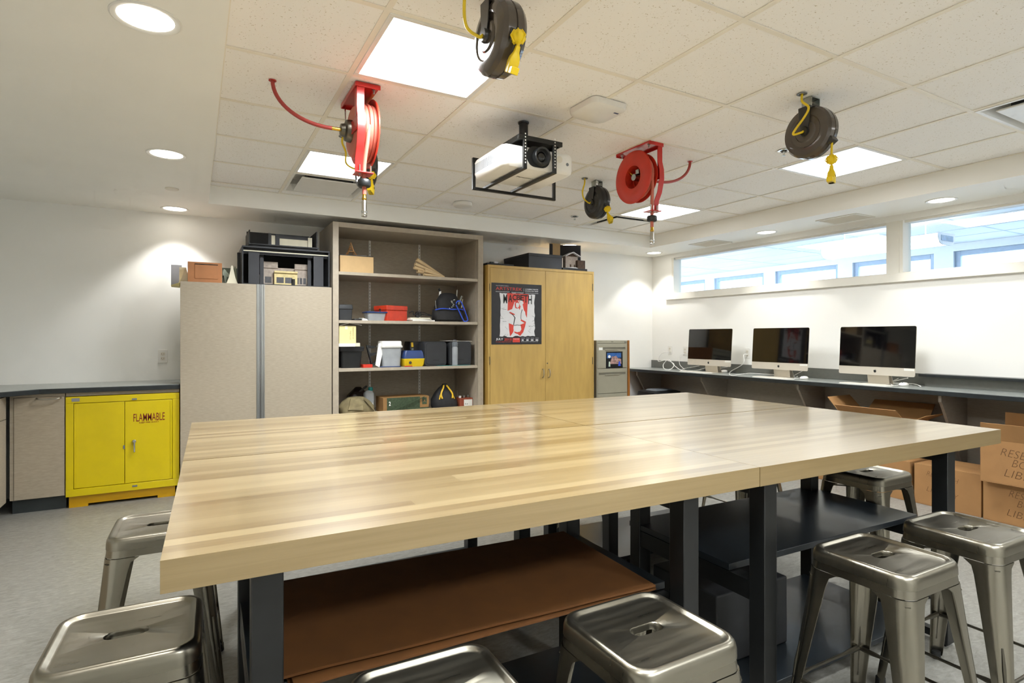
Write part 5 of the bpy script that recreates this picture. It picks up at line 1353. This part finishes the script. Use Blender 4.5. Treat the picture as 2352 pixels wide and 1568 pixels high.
lp = [(w * .12, -.128, h * .62), (w * .17, -.128, h * .70), (w * .26, -.128, h * .70), (w * .33, -.128, h * .60), (w * .50, -.13, h * .12), (w * .48, -.13, h * .03), (w * .42, -.13, h * .02), (w * .36, -.13, h * .06), (w * .12, -.128, h * .58)]
obj('blue_loop', MB().tube(spl(lp, 5), .006, 7), 'blue_trim', t)
for n_, (p_, q_, r0, m_) in enumerate((((-w * .27, 0, h * .6), (-w * .24, 0, h * 1.06), .012, 'white_plastic'), ((-w * .24, 0, h * 1.05), (-w * .29, -.0, h * 1.14), .012, 'black_plastic'), ((w * .28, -.02, h * .7), (w * .30, -.02, h * 1.12), .008, 'zinc'), ((w * .30, -.05, h * .6), (w * .42, -.05, h * .9), .012, 'zinc'), ((w * .44, -.03, h * .5), (w * .47, -.03, h * .8), .006, 'cream_card'), ((-w * .4, -.02, h * .45), (-w * .42, -.02, h * .72), .005, 'zinc'), ((w * .5, -.05, h * .38), (w * .5, -.05, h * .48), .010, 'red_flange'))):
    obj('hand_tool', MB().cyl(p_, q_, r0, n=8), m_, t)
m = MB()
for q in range(7): m.box((-w * .02 + rr_.uniform(-.03, .04), -.095, h * (.45 + .05 * q)), (.018, .006, .008), (0, rr_.uniform(-1, 1), 0))
obj('chain', m, 'chrome', t)
# --- third shelf
y = 5.30; x0, x1 = span(779, 838, y); x0 = max(x0, IX0 + .004); h = hgt_(805, 796, y, S(2)); w = x1 - x0
t = at_(x0, x1, y + .15, S(2), 'black_bin', 'black tapered bin at the left end of the third shelf', 'bin', GS)
tub(t, 'bin', w * .84, .27, h * .78, 'black_plastic', .88, .02)
obj('rim', MB().rings([[(x, yy, z) for x, yy in rrect(w * s_, .30 * s_, .02, 4)] for s_, z in ((.86, h * .77), (.95, h * .79), (.99, h * .93), (1, h * .94), (1, h))]), 'soft_black_plastic', t)
zb_ = S(2) + h
xa_, xb_ = span(776, 829, 5.26); xa_ = max(xa_, IX0 + .003)
tag(obj('white_book', MB().bb(xa_, xb_ - .05, 5.262, 5.42, zb_ + .0008, zb_ + .030), 'white_paper', bevel=.002), 'white slab book on top of the black tapered bin', 'book')
tag(obj('grey_book', MB().bb(xb_ - .048, xb_, 5.29, 5.42, zb_ + .0008, zb_ + .034), 'cream_card', bevel=.002), 'small pale book beside the white slab book', 'book')
y = 5.29; x0, x1 = span(779, 818, y); x0 = max(x0, IX0 + .003); z0 = zb_ + .031; h = az(798, 748, y) - z0; w = x1 - x0
t = thing('cream_box', 'cream box with faint handwriting stacked above the black bin', 'box', ((x0 + x1) / 2, y + .08, z0)); t['group'] = GS
obj('body', MB().bb(-w / 2, w / 2, -.08, .08, 0, h), 'cream_box', t, bevel=.002)
text('handwriting', 'ADDITION OF', h * .66, .012, 'pencil_ink', t, facing((w * .32, -.0805, h * .58), 'S') @ Matrix.Rotation(R(-90), 4, 'Z'), bold=-.005)
text('handwriting', 'PARTICLES', h * .5, .012, 'pencil_ink', t, facing((w * .16, -.0805, h * .45), 'S') @ Matrix.Rotation(R(-90), 4, 'Z'), bold=-.005)
obj('tape', MB().bb(-w * .16, .0, -.082, -.08, h * .8, h), 'cream_card', t, smooth=0)
zt_ = z0 + h
tag(obj('foam_strip', MB().bar((x0 + .01, 5.30, zt_ + .004), (x0 + .09, 5.31, zt_ + .022), .012, .006), 'white_plastic'), 'short white foam strip leaning on the cream box', 'strip', 'white foam strips')
tag(obj('foam_strip', MB().bar((x0 + .09, 5.33, zt_ + .028), (ax(831, 5.30), 5.30, zt_ + .006), .012, .006), 'white_plastic'), 'long white foam strip sticking out past the cream box', 'strip', 'white foam strips')
# black stand
y = 5.36; x0, x1 = span(838, 868, y); h = hgt_(845, 792, y, S(2)); w = x1 - x0
t = at_(x0, x1, y, S(2), 'plastic_stand', 'angled black plastic stand between the bin and the clear container', 'stand', GS)
obj('spine', MB().bar((-w * .35, 0, h * .95), (w * .05, 0, .012), .035, .012), 'black_plastic', t, bevel=.002)
obj('foot', MB().bar((w * .0, -.01, .02), (w * .55, -.01, h * .30), .05, .012), 'black_plastic', t, bevel=.002)
obj('top_bracket', MB().at(facing((0, 0, 0), 'S')).prism([(-w * .4, h), (w * .35, h * .93), (w * .1, h * .84), (-w * .3, h * .85)], -.012, .012), 'black_plastic', t)
obj('middle_bracket', MB().at(facing((0, 0, 0), 'S')).prism([(-w * .2, h * .62), (w * .4, h * .66), (w * .2, h * .52), (-w * .1, h * .5)], -.012, .012), 'black_plastic', t)
x0, x1 = span(832, 858, 5.34)
tag(obj('card_pack', MB().bb(x0, x1 - .02, 5.30, 5.40, S(2), S(2) + .030), 'red_flange', bevel=.002), 'small red and yellow pack behind the black stand', 'pack')
# plastic sleeve
x0, x1 = span(860, 884, 5.34); h = hgt_(875, 786, 5.34, S(2))
tag(obj('plastic_sleeve', MB().rings([[(x0, 5.31, S(2) + .02), (x0 + .04, 5.31, S(2)), (x0 + .045, 5.33, S(2)), (x0 + .005, 5.33, S(2) + .02)], [(x1 - .06, 5.34, S(2) + h * .95), (x1, 5.34, S(2) + h), (x1, 5.36, S(2) + h), (x1 - .06, 5.36, S(2) + h * .95)]]), 'white_plastic', bevel=.002), 'white plastic sleeve leaning on the clear container', 'sleeve')
y = 5.29; x0, x1 = span(877, 927, y); h = hgt_(902, 783, y, S(2)); w = x1 - x0
t = at_(x0, x1, y + .10, S(2), 'clear_container', 'clear square container with a frosted white lid', 'container', GS)
tub(t, 'jar', w * .92, .18, h * .78, 'clear_plastic', .88, .03)
obj('lid', MB().rings([[(x, yy, z) for x, yy in rrect(w * s_, .2 * s_, .03, 4)] for s_, z in ((.96, h * .74), (1, h * .76), (1, h * .82), (.93, h * .83), (.91, h * .97), (.86, h))]), 'white_plastic', t)
obj('contents', MB().box((0, .02, h * .18), (w * .6, .1, h * .3)).bar((-w * .3, -.05, .01), (w * .3, -.03, h * .2), .008), 'grey_board', t, smooth=0)
y = 5.28; x0, x1 = span(928, 977, y); h = hgt_(950, 805, y, S(2)); w = x1 - x0
t = at_(x0, x1, y + .09, S(2), 'small_case', 'small case with navy lid and yellow base on the third shelf', 'case', GS)
obj('base', MB().rings([[(x, yy, z) for x, yy in rrect(w * s_, .17 * s_, .015, 3)] for s_, z in ((.84, 0), (.92, h * .1), (.98, h * .42), (1, h * .45), (1, h * .5))]), 'yellow_plastic', t)
obj('lid', MB().rings([[(x, yy, z) for x, yy in rrect(w * s_, .17 * s_, .02, 3)] for s_, z in ((.97, h * .5), (.97, h * .56), (.88, h * .9), (.8, h))]), 'blue_plastic', t)
obj('emblem', MB().at(facing((-w * .2, -.083, h * .25), 'S')).lathe([(.014, 0), (.014, .003)], 16), 'gunmetal_dark', t)
y = 5.50; x0, x1 = span(938, 972, y); h = hgt_(965, 784, y, S(2)); w = x1 - x0
t = at_(x0, x1, y + .06, S(2), 'tool_box', 'black and yellow tool box behind the small blue case', 'tool box', GS)
obj('body', MB().rings([[(x, yy, z) for x, yy in rrect(w * s_, .2 * s_, .02, 3)] for s_, z in ((.95, 0), (1, h * .7), (.97, h * .88), (.9, h))]), 'black_plastic', t)
for s_ in (-.34, .30):
    obj('yellow_corner', MB().box((w * s_, -.1, h * .86), (w * .14, .02, h * .2), (R(-18), 0, 0)), 'tool_yellow', t, bevel=.003)
    obj('latch', MB().box((w * s_, -.108, h * .62), (.02, .01, .05)), 'zinc', t)
def rbin(u0, u1, v, y, label):
    x0, x1 = span(u0, u1, y); h = hgt_((u0 + u1) / 2, v, y, S(2)); w = x1 - x0
    t = at_(x0, x1, y + .13, S(2), 'black_bin', label, 'bin', GS)
    M = facing((0, -.13, 0), 'S')
    obj('bin', MB().at(M).rings([[(x, z, dd) for x, z in rrect(w * s_, h * s_, .03, 4, 0, h / 2)] for s_, dd in ((.97, -.26), (1, -.05), (1, -.01), (.96, 0))]), 'soft_black_plastic', t)
    obj('front_panel', MB().at(M).rings([[(x, z, dd) for x, z in rrect(w * s_, h * s_, .025, 4, 0, h / 2)] for s_, dd in ((.86, -.001), (.84, .004), (.80, .004))]), 'soft_black_plastic', t)
    obj('slot_handle', MB().at(M).prism(rrect(w * .3, .008, .003, 2, 0, h * .24), .004, .0045), 'ink_black', t, smooth=0)
    return t, (x0, x1, h)
rbin(975, 1026, 784, 5.29, 'black rounded bin left of the clear drinking bottle')
_, (x0, x1, h) = rbin(1032, 1083, 784, 5.30, 'black rounded bin behind the clear drinking bottle')
tag(obj('paper_sheet', MB().rings([[(x0 - .03, 5.31, S(2) + h + .006), (x1 + .01, 5.31, S(2) + h + .001), (x1, 5.5, S(2) + h + .001), (x0 - .02, 5.5, S(2) + h + .006)], [(x0 - .03, 5.31, S(2) + h + .009), (x1 + .01, 5.31, S(2) + h + .004), (x1, 5.5, S(2) + h + .004), (x0 - .02, 5.5, S(2) + h + .009)]]), 'white_paper', smooth=0), 'white papers lying on the right black rounded bin', 'paper')
bxx = ax(1047, 5.272); h = hgt_(1047, 782, 5.272, S(2))
t = thing('drinking_bottle', 'clear drinking bottle with grey cap in front of the right bin', 'bottle', (bxx, 5.272 + .0, S(2))); t['group'] = GS
# the bottle stands at the shelf front edge
t.location.y = 5.296
obj('bottle', MB().lathe([(.024, 0), (.029, .004), (.030, h * .70), (.026, h * .76)], 24), 'clear_plastic', t)
obj('cap', MB().lathe([(.029, h * .76), (.031, h * .78), (.029, h * .92), (.018, h * .95)], 22), 'grey_plastic', t)
obj('carry_loop', MB().tube(spl([(-.02, 0, h * .94), (-.012, 0, h * 1.02), (.01, 0, h * 1.02), (.018, 0, h * .94)], 5), .003, 6), 'grey_plastic', t)
x0, x1 = span(1003, 1080, 5.275)
tag(obj('teal_folder', MB().bb(x0, x1, 5.263, 5.285, S(2) + .0002, S(2) + .003), 'teal', smooth=0), 'thin teal folder edge showing under the black bins', 'folder')
x0, x1 = span(872, 925, 5.268)
tag(obj('blue_pen', MB().cyl((x0, 5.270, S(2) + .005), (x1 - .02, 5.267, S(2) + .005), .0045, n=8), 'blue_plastic'), 'navy pen lying at the front edge of the third shelf', 'pen')
x0, x1 = span(929, 947, 5.268)
tag(obj('red_pen', MB().cyl((x0, 5.266, S(2) + .006), (x1, 5.270, S(2) + .006), .005, n=8), 'red_flange'), 'short red pen lying at the front edge of the third shelf', 'pen')
# --- bottom shelf in view
y = 5.36; x0, x1 = span(779, 862, y); w = x1 - x0; h = hgt_(815, 912, y, S(3))
t = at_(x0, x1, y + .06, S(3), 'canvas_bag', 'slumped khaki canvas bag on the bottom visible shelf', 'bag', GS)
obj('bag', MB().rings(blob([(.9, .9, 0), (1, 1, h * .15), (.98, .95, h * .45), (.78, .8, h * .75), (.45, .5, h * .97), (.15, .2, h)], w * .95, .26, seed=8, jit=.045)), 'khaki_cloth', t)
obj('flap', MB().rings([[(-w * .3, -.13, h * .35), (w * .1, -.14, h * .3), (w * .1, -.12, h * .3), (-w * .3, -.11, h * .35)], [(-w * .2, -.08, h * .95), (w * .15, -.07, h), (w * .15, -.05, h), (-w * .2, -.06, h * .95)]]), 'khaki_cloth', t)
obj('strap', MB().bar((w * .15, -.10, h * .9), (w * .44, -.13, h * .2), .02, .006), 'khaki_cloth', t)
y = 5.70; x0, x1 = span(795, 850, y); w = x1 - x0; h = hgt_(830, 888, y, S(3))
t = at_(x0, x1, y, S(3), 'dark_bundle', 'glossy dark brown bundle behind the khaki bag', 'bundle', GS)
obj('bundle', MB().rings(blob([(.8, .8, 0), (1, 1, h * .3), (.9, .8, h * .65), (.5, .5, h * .85), (.2, .2, h)], w, .2, seed=5, jit=.07)), 'dark_brown_plastic', t)
obj('neck', MB().bar((-w * .1, -.03, h * .7), (w * .3, -.05, h * 1.05), .03, .02), 'dark_brown_plastic', t)
y = 5.34; x0, x1 = span(843, 866, y); w = x1 - x0; h = hgt_(855, 892, y, S(3))
t = at_(x0 + .012, x1 + .012, y + .16, S(3), 'clear_jug', 'clear bottle with a teal cap beside the khaki bag', 'bottle', GS)
obj('jug', MB().rings([[(x, yy, z) for x, yy in rrect(w * s_, .08 * s_, .02, 4)] for s_, z in ((.9, 0), (1, .01), (1, h * .75), (.7, h * .85), (.4, h * .88))]), 'clear_plastic_thin', t)
obj('cap', MB().lathe([(.020, h * .86), (.022, h * .87), (.022, h * .97), (.018, h)], 18, o=(w * .18, 0, 0)), 'teal', t)
obj('label_card', MB().bb(-w * .1, w * .35, -.042, -.0405, h * .08, h * .38), 'white_paper', t, smooth=0)
y = 5.33; x0, x1 = span(880, 985, y); w = x1 - x0; h = hgt_(930, 912, y, S(3))
t = at_(x0, x1, y + .12, S(3), 'green_carton', 'dark green printed box with brown end on the bottom visible shelf', 'box', GS)
obj('body', MB().bb(-w / 2, w / 2, -.12, .12, 0, h), 'green_print', t, bevel=.002)
obj('brown_end', MB().bb(w * .30, w * .501, -.1212, -.10, h * .25, h * 1.002), 'brown_box', t, smooth=0)
obj('brown_end', MB().bb(-w * .501, -w * .42, -.1212, .12, 0, h * 1.001), 'brown_box', t, smooth=0)
obj('top_panel', MB().bb(-w / 2, w / 2, -.12, .12, h, h + .002), 'brown_box', t, smooth=0)
obj('emblem_patch', MB().bb(w * .35, w * .45, -.122, -.1213, h * .45, h * .92), 'green_print', t, smooth=0)
text('emblem_letter', 'A', .022, .026, 'brown_box', t, facing((w * .40, -.1222, h * .70), 'S'), bold=.02)
text('side_numeral', '2', .018, .04, 'white_paper', t, facing((-w * .36, -.1222, h * .62), 'S'), bold=.02)
tag(obj('green_lath', MB().bar((ax(890, 5.315), 5.312, S(3) + .006), (ax(975, 5.315), 5.316, S(3) + h * .98), .010, .005), 'green_print'), 'thin dark green lath leaning across the green printed box', 'lath')
y = 5.34; x0, x1 = span(999, 1057, y); w = x1 - x0; h = hgt_(1025, 886, y, S(3))
t = at_(x0, x1, y + .10, S(3), 'tool_bag', 'black tool bag with yellow handles on the bottom visible shelf', 'tool bag', GS)
obj('bag', MB().rings(blob([(.92, .9, 0), (1, 1, h * .12), (.95, .9, h * .4), (.7, .6, h * .7), (.42, .3, h * .9), (.2, .15, h)], w, .2, seed=11, jit=.02)), 'bag_black', t)
for s_ in (-1, 1):
    obj('yellow_handle', MB().tube(spl([(s_ * w * .20, -.09, h * .45), (s_ * w * .22, -.075, h * .65), (s_ * w * .10, -.05, h * .9), (s_ * w * .05, -.03, h * 1.0)], 6), .009, 8), 'tool_yellow', t)
    obj('yellow_stripe', MB().bar((s_ * w * .30, -.085, h * .42), (s_ * w * .24, -.07, h * .62), .012, .006), 'tool_yellow', t)
obj('grip', MB().cyl((-w * .08, -.02, h), (w * .08, -.02, h), .018, n=10), 'bag_black', t)
y = 5.38; x0, x1 = span(1056, 1086, y); w = x1 - x0; h = hgt_(1070, 914, y, S(3))
t = at_(x0, x1, y + .08, S(3), 'small_carton', 'small rust-red carton with white label at the right of the shelf', 'box', GS)
obj('body', MB().bb(-w / 2, w / 2, -.08, .08, 0, h), 'small_box_red', t, bevel=.002)
obj('label_card', MB().bb(-w * .18, w * .46, -.081, -.080, h * .15, h * .85), 'white_paper', t, smooth=0)
text('label_lettering', '5 x', w * .22, .014, 'ink_black', t, facing((-w * .0, -.0812, h * .38), 'S'), bold=.01)
for q in range(3):
    obj('jar_top', MB().cyl((-w * .3 + q * w * .3, -.02, h), (-w * .3 + q * w * .3, -.02, h + .02 + .005 * q), .014, n=12), 'zinc' if q else 'white_plastic', t)

# ================================================================== ON TOP OF THE TALL CABINET
zt = tz + .0008
def wbox(T, name, x0, x1, y0, y1, z0, z1, m, bev=0, par=None): return obj(name, W(T).bb(x0, x1, y0, y1, z0, z1), m, par or T, bevel=bev, smooth=0)
# tan cardboard box
y = 5.30; x0, x1 = span(431, 510, y); h = az(470, 602, y) - zt
t = thing('tan_carton', 'orange-tan cardboard carton on top of the tall cabinet', 'box', ((x0 + x1) / 2, y + .11, zt), 0)
wbox(t, 'body', x0, x1, y, y + .22, zt, zt + h, 'tan_box', .003)
obj('panel', W(t).bb(x0 + .05, x1 - .03, y - .004, y, zt + .03, zt + h - .02), 'tan_box', t, bevel=.002)
obj('slot', W(t).bb(x0 + .05, x1 - .03, y - .0045, y - .001, zt + h - .022, zt + h - .015), 'dark_slot', t, smooth=0)
# grey board and green model pieces behind
xl, xr_ = span(393.5, 412, 5.80); 
tag(obj('grey_board', MB().bb(max(xl, TCX0 - .1), xr_ + .02, 5.72, 5.74, zt, az(400, 608, 5.73)), 'grey_board', smooth=0), 'grey foam board standing at the left back of the tall cabinet top', 'board')
x0, x1 = span(412, 430, 5.60)
tag(obj('pale_frame', MB().bb(x0, x1 - .005, 5.58, 5.60, zt, az(418, 614, 5.6)), 'cream_card', smooth=0), 'pale card frame between the grey board and the tan carton', 'card')
def sail(u, v, w, y, label, m='cream_card'):
    x = ax(u, y); h = az(u, v, y) - zt
    pr_ = [(w, 0), (w * .55, h * .35), (w * .3, h * .7), (.006, h)]
    obm = MB().at(Matrix.Translation((x, y, zt)))
    obm.rings([[(a, b * .3, z) for a, b in ((-r_, -r_), (r_, -r_), (r_, r_), (-r_, r_))] for r_, z in pr_])
    tag(obj('curved_card', obm, m, smooth=60), label, 'card model', 'curved white card models')
sail(426, 616, .05, 5.45, 'curved white card partly hidden by the tan carton')
sail(533, 610, .045, 5.36, 'tall curved white card right of the tan carton')
sail(540, 612, .028, 5.46, 'narrow curved card behind the tall white card', 'pale_green')
x0, x1 = span(508, 545, 5.62)
t = thing('green_model', 'pale green and grey stage model behind the curved cards', 'model', ((x0 + x1) / 2, 5.62, zt))
wbox(t, 'backdrop', x0, x1, 5.64, 5.65, zt, az(530, 616, 5.65), 'green_grey')
for q, (u, v) in enumerate(((514, 622), (519, 628), (512, 634))):
    obj('foliage', W(t).tube(spl([(ax(512 + q * 3, 5.5), 5.5, zt), (ax(u, 5.5), 5.5, az(u, v, 5.5)), (ax(u + 6, 5.5), 5.5, az(u, v + 4, 5.5) - .01)], 5), .012, 7), 'pale_green', t)
# hanging paper
xh = TCX0
tag(obj('hanging_paper', MB().rings([[(xh - .07, 5.45, zt - .02), (xh - .005, 5.4, zt + .0), (xh - .005, 5.6, zt), (xh - .07, 5.62, zt - .02)], [(xh - .07, 5.45, zt - .024), (xh - .008, 5.4, zt - .03), (xh - .008, 5.6, zt - .03), (xh - .07, 5.62, zt - .024)]]), 'cream_box', smooth=0), 'pale yellow paper drooping over the left edge of the tall cabinet', 'paper')
# big black stage box
y = 5.285; x0, x1 = span(556, 757, y); zt1 = az(560, 567, y); d = .50
t = thing('stage_model', 'large black stage model box holding a pale stone building', 'stage model', ((x0 + x1) / 2, y + d / 2, zt))
th = .010
wbox(t, 'floor_board', x0, x1, y, y + d, zt, zt + .008, 'black_board')
wbox(t, 'side_panel', x0, x0 + th, y, y + d, zt + .008, zt1, 'charcoal_board'); wbox(t, 'side_panel', x1 - th, x1, y, y + d, zt + .008, zt1, 'charcoal_board')
wbox(t, 'back_panel', x0 + th, x1 - th, y + d - th, y + d, zt + .008, zt1, 'black_board')
wbox(t, 'roof_panel', x0, x1, y - .01, y + d, zt1, zt1 + .012, 'charcoal_board')
wbox(t, 'leaning_board', x0 - .03, x0 - .004, y + .10, y + .13, zt, az(552, 580, y + .1), 'charcoal_board')
for (a, b, yy) in ((.05, .135, .02), (.145, .175, .08)):
    wbox(t, 'wing_flat', x0 + a, x0 + b, y + yy, y + yy + .008, zt + .008, zt1 - .03, 'charcoal_board')
    wbox(t, 'wing_flat', x1 - b, x1 - a, y + yy, y + yy + .008, zt + .008, zt1 - .03, 'charcoal_board')
wbox(t, 'border_strip', x0 + th, x1 - th, y + .008, y + .016, zt1 - .030, zt1 - .022, 'cream_card')
wbox(t, 'border_strip', x0 + th, x1 - th, y + .04, y + .048, zt1 - .05, zt1, 'charcoal_board')
def flat_building(T, name, u0, u1, vt, y, m, d=.03, pitched=False):
    a, b = span(u0, u1, y); zz = az((u0 + u1) / 2, vt, y)
    o = wbox(T, name, a, b, y, y + d, zt + .009, zz, m)
    return o, a, b, zz
fb, a, b, zz = flat_building(t, 'tower_block', 605, 638, 601, y + .14, 'stone_model')
wbox(t, 'window', a + .012, a + .065, y + .138, y + .14, zt + .03, zt + .085, 'window_dark', par=fb); wbox(t, 'cornice', a - .006, b + .006, y + .13, y + .14, zz - .055, zz - .05, 'stone_model', par=fb)
fb, a, b, zz = flat_building(t, 'tower_block', 677, 710, 607, y + .14, 'stone_model')
for q in range(3): wbox(t, 'window', a + .012 + q * .03, a + .034 + q * .03, y + .138, y + .14, zt + .03, zt + .085, 'window_dark', par=fb)
wbox(t, 'cornice', a - .006, b + .006, y + .13, y + .14, zz - .05, zz - .045, 'stone_model', par=fb)
flat_building(t, 'link_block', 637, 678, 616, y + .16, 'stone_model', .02)
fb, a, b, zz = flat_building(t, 'shop_front', 630, 683, 624, y + .10, 'cream_model', .03)
wbox(t, 'awning', a, b, y + .085, y + .105, zz - .012, zz + .004, 'cream_model', par=fb)
for q in (0.25, 0.62): wbox(t, 'window', a + (b - a) * q - .03, a + (b - a) * q + .03, y + .098, y + .10, zt + .03, zt + .08, 'window_dark', par=fb)
wbox(t, 'doorway', b - .05, b - .02, y + .098, y + .10, zt + .012, zt + .07, 'dark_slot', par=fb)
flat_building(t, 'low_wall', 580, 602, 630, y + .10, 'stone_model', .02)
flat_building(t, 'white_block', 730, 736, 640, y + .03, 'white_paper', .02)
# upper stage model
z2 = zt1 + .013; y = 5.31
x0, x1 = span(572, 729, y)
t = thing('stage_model', 'smaller black stage model stacked on the large stage box', 'stage model', ((x0 + x1) / 2, y + .2, z2))
def wb2(name, *a, **k): return wbox(t, name, *a, **k)
wb2('base_board', x0 + .005, x1, y, y + .40, z2, z2 + .016, 'charcoal_board')
wb2('base_lip', x0, x1 + .01, y - .02, y, z2 + .016, z2 + .026, 'black_board')
wb2('side_panel', x0, x0 + .008, y + .0, y + .38, z2 + .016, min(az(572, 527, y), ZS - .02), 'black_board'); wb2('side_panel', x1 - .008, x1, y, y + .38, z2 + .016, min(az(728, 532, y), ZS - .02), 'charcoal_board')
wb2('back_panel', x0 + .008, x1 - .008, y + .37, y + .378, z2 + .016, az(640, 535, y + .37) - .01, 'black_board')
a, b = span(617, 712, y + .10)
wb2('inner_wall', a, b, y + .11, y + .118, z2 + .016, az(650, 540, y + .11), 'charcoal_board')
wb2('white_wall', a + .09, b - .02, y + .10, y + .108, z2 + .018, az(650, 548, y + .1), 'cream_card')
wb2('column', a - .005, a + .02, y + .08, y + .10, z2 + .016, az(617, 536, y + .1), 'charcoal_board'); wb2('column', a + .055, a + .085, y + .08, y + .10, z2 + .016, az(617, 537, y + .1), 'charcoal_board')
wb2('torn_paper', a + .022, a + .053, y + .09, y + .094, z2 + .02, az(617, 540, y + .1), 'cream_card'); wb2('torn_paper', b - .02, b + .015, y + .08, y + .084, z2 + .02, az(700, 546, y + .1), 'cream_card')
wb2('platform', a, b, y + .02, y + .08, z2 + .016, z2 + .030, 'black_board'); wb2('white_step', a + .01, a + .045, y + .01, y + .02, z2 + .018, z2 + .026, 'white_paper'); wb2('white_step', a + .12, a + .19, y + .01, y + .02, z2 + .018, z2 + .026, 'white_paper')

# ================================================================== ON TOP OF THE BIRCH CABINET
zt = czt + .0008
x0, x1 = span(1114, 1180, 5.24)
x0 = max(x0, CX0 + .004)
t = thing('thin_stage_model', 'thin black model tray with small white scenery on the birch cabinet', 'model', ((x0 + x1) / 2, 5.36, zt))
wbox(t, 'tray', x0, x1, 5.235, 5.55, zt, zt + .022, 'black_board', .004)
for q, (fx, w, h_) in enumerate(((.25, .03, .022), (.42, .04, .03), (.55, .02, .018), (.68, .05, .014), (.8, .03, .010))):
    wbox(t, 'scenery_block', x0 + (x1 - x0) * fx, x0 + (x1 - x0) * fx + w, 5.30 + .02 * q, 5.34 + .02 * q, zt + .022, zt + .022 + h_, 'snow' if q % 2 else 'charcoal_board')
x0, x1 = span(1215, 1291, 5.22); h = az(1250, 583, 5.22) - zt
t = thing('black_box', 'plain matte black box on top of the birch cabinet', 'box', ((x0 + x1) / 2, 5.5, zt))
wbox(t, 'body', x0, x1, 5.225, 5.78, zt, zt + h - .03, 'charcoal_board', .002)
wbox(t, 'lid', x0 - .003, x1 + .003, 5.222, 5.783, zt + h - .03, zt + h, 'charcoal_board', .002)
y = 5.24
x0, x1 = span(1293, 1349, y)
t = thing('house_model', 'snowy model house in front of a folded black backdrop', 'model', ((x0 + x1) / 2, 5.42, zt))
wbox(t, 'base', x0, x1, y, y + .36, zt, zt + .03, 'black_board', .003)
zb2 = zt + .03
obj('backdrop', W(t).add([(x0 + .02, y + .30, zb2), (x0 + .155, y + .34, zb2), (x0 + .155, y + .35, zb2), (x0 + .02, y + .31, zb2), (x0 + .02, y + .30, az(1296, 562, y + .3)), (x0 + .155, y + .34, az(1325, 567, y + .34)), (x0 + .155, y + .35, az(1325, 567, y + .34)), (x0 + .02, y + .31, az(1296, 562, y + .3))], [(0, 3, 2, 1), (4, 5, 6, 7), (0, 1, 5, 4), (1, 2, 6, 5), (2, 3, 7, 6), (3, 0, 4, 7)]), 'charcoal_board', t, smooth=0)
obj('backdrop', W(t).add([(x0 + .155, y + .34, zb2), (x1 - .01, y + .12, zb2), (x1 - .005, y + .12, zb2), (x0 + .16, y + .345, zb2), (x0 + .155, y + .34, az(1325, 567, y + .34)), (x1 - .01, y + .12, az(1347, 565, y + .12)), (x1 - .005, y + .12, az(1347, 565, y + .12)), (x0 + .16, y + .345, az(1325, 567, y + .34))], [(0, 3, 2, 1), (4, 5, 6, 7), (0, 1, 5, 4), (1, 2, 6, 5), (2, 3, 7, 6), (3, 0, 4, 7)]), 'charcoal_board', t, smooth=0)
a, b = span(1266, 1287, y + .32)
obj('folded_board', W(t).bb(a, b, y + .315, y + .325, zb2 + .05, az(1280, 558, y + .32)), 'kraft_pale', t, smooth=0)
a, b = span(1299, 1327, y + .14); zr = az(1313, 589, y + .14); zp = az(1313, 581, y + .14)
hs = obj('house_front', W(t).bb(a, b, y + .14, y + .22, zb2, zr), 'stone_model', t, smooth=0)
obj('gable', MB().at(inv(t) @ facing((0, y + .138, 0), 'S')).prism([(a - .01, zr), (b + .01, zr), ((a + b) / 2, zp)], -.085, .0), 'roof_brown', t, smooth=0)
obj('snow_roof', W(t).bar((a - .014, y + .15, zr), ((a + b) / 2, y + .15, zp + .005), .10, .008).bar((b + .014, y + .15, zr), ((a + b) / 2, y + .15, zp + .005), .10, .008), 'snow', t, smooth=0)
for fx in (.35, .68): obj('window', W(t).bb(a + (b - a) * fx, a + (b - a) * fx + .018, y + .138, y + .14, zb2 + .02, zb2 + .06), 'roof_brown', hs, smooth=0)
c, d_ = span(1327, 1344, y + .10)
obj('shed', W(t).bb(c, d_, y + .10, y + .18, zb2, az(1335, 598, y + .1)), 'roof_brown', t, smooth=0)
obj('snow_drift', W(t).lathe([(.09, zb2), (.07, zb2 + .012), (.03, zb2 + .018)], 18, o=(a + .04, y + .09, 0)), 'snow', t)
obj('snow_tree', W(t).lathe([(.012, zb2), (.014, zb2 + .03), (.003, az(1330, 588, y + .2))], 10, o=(b + .012, y + .2, 0)), 'snow', t)
obj('fence_post', W(t).bb(x0 + .004, x0 + .012, y + .02, y + .03, zb2, az(1297, 592, y)), 'cream_card', t, smooth=0)
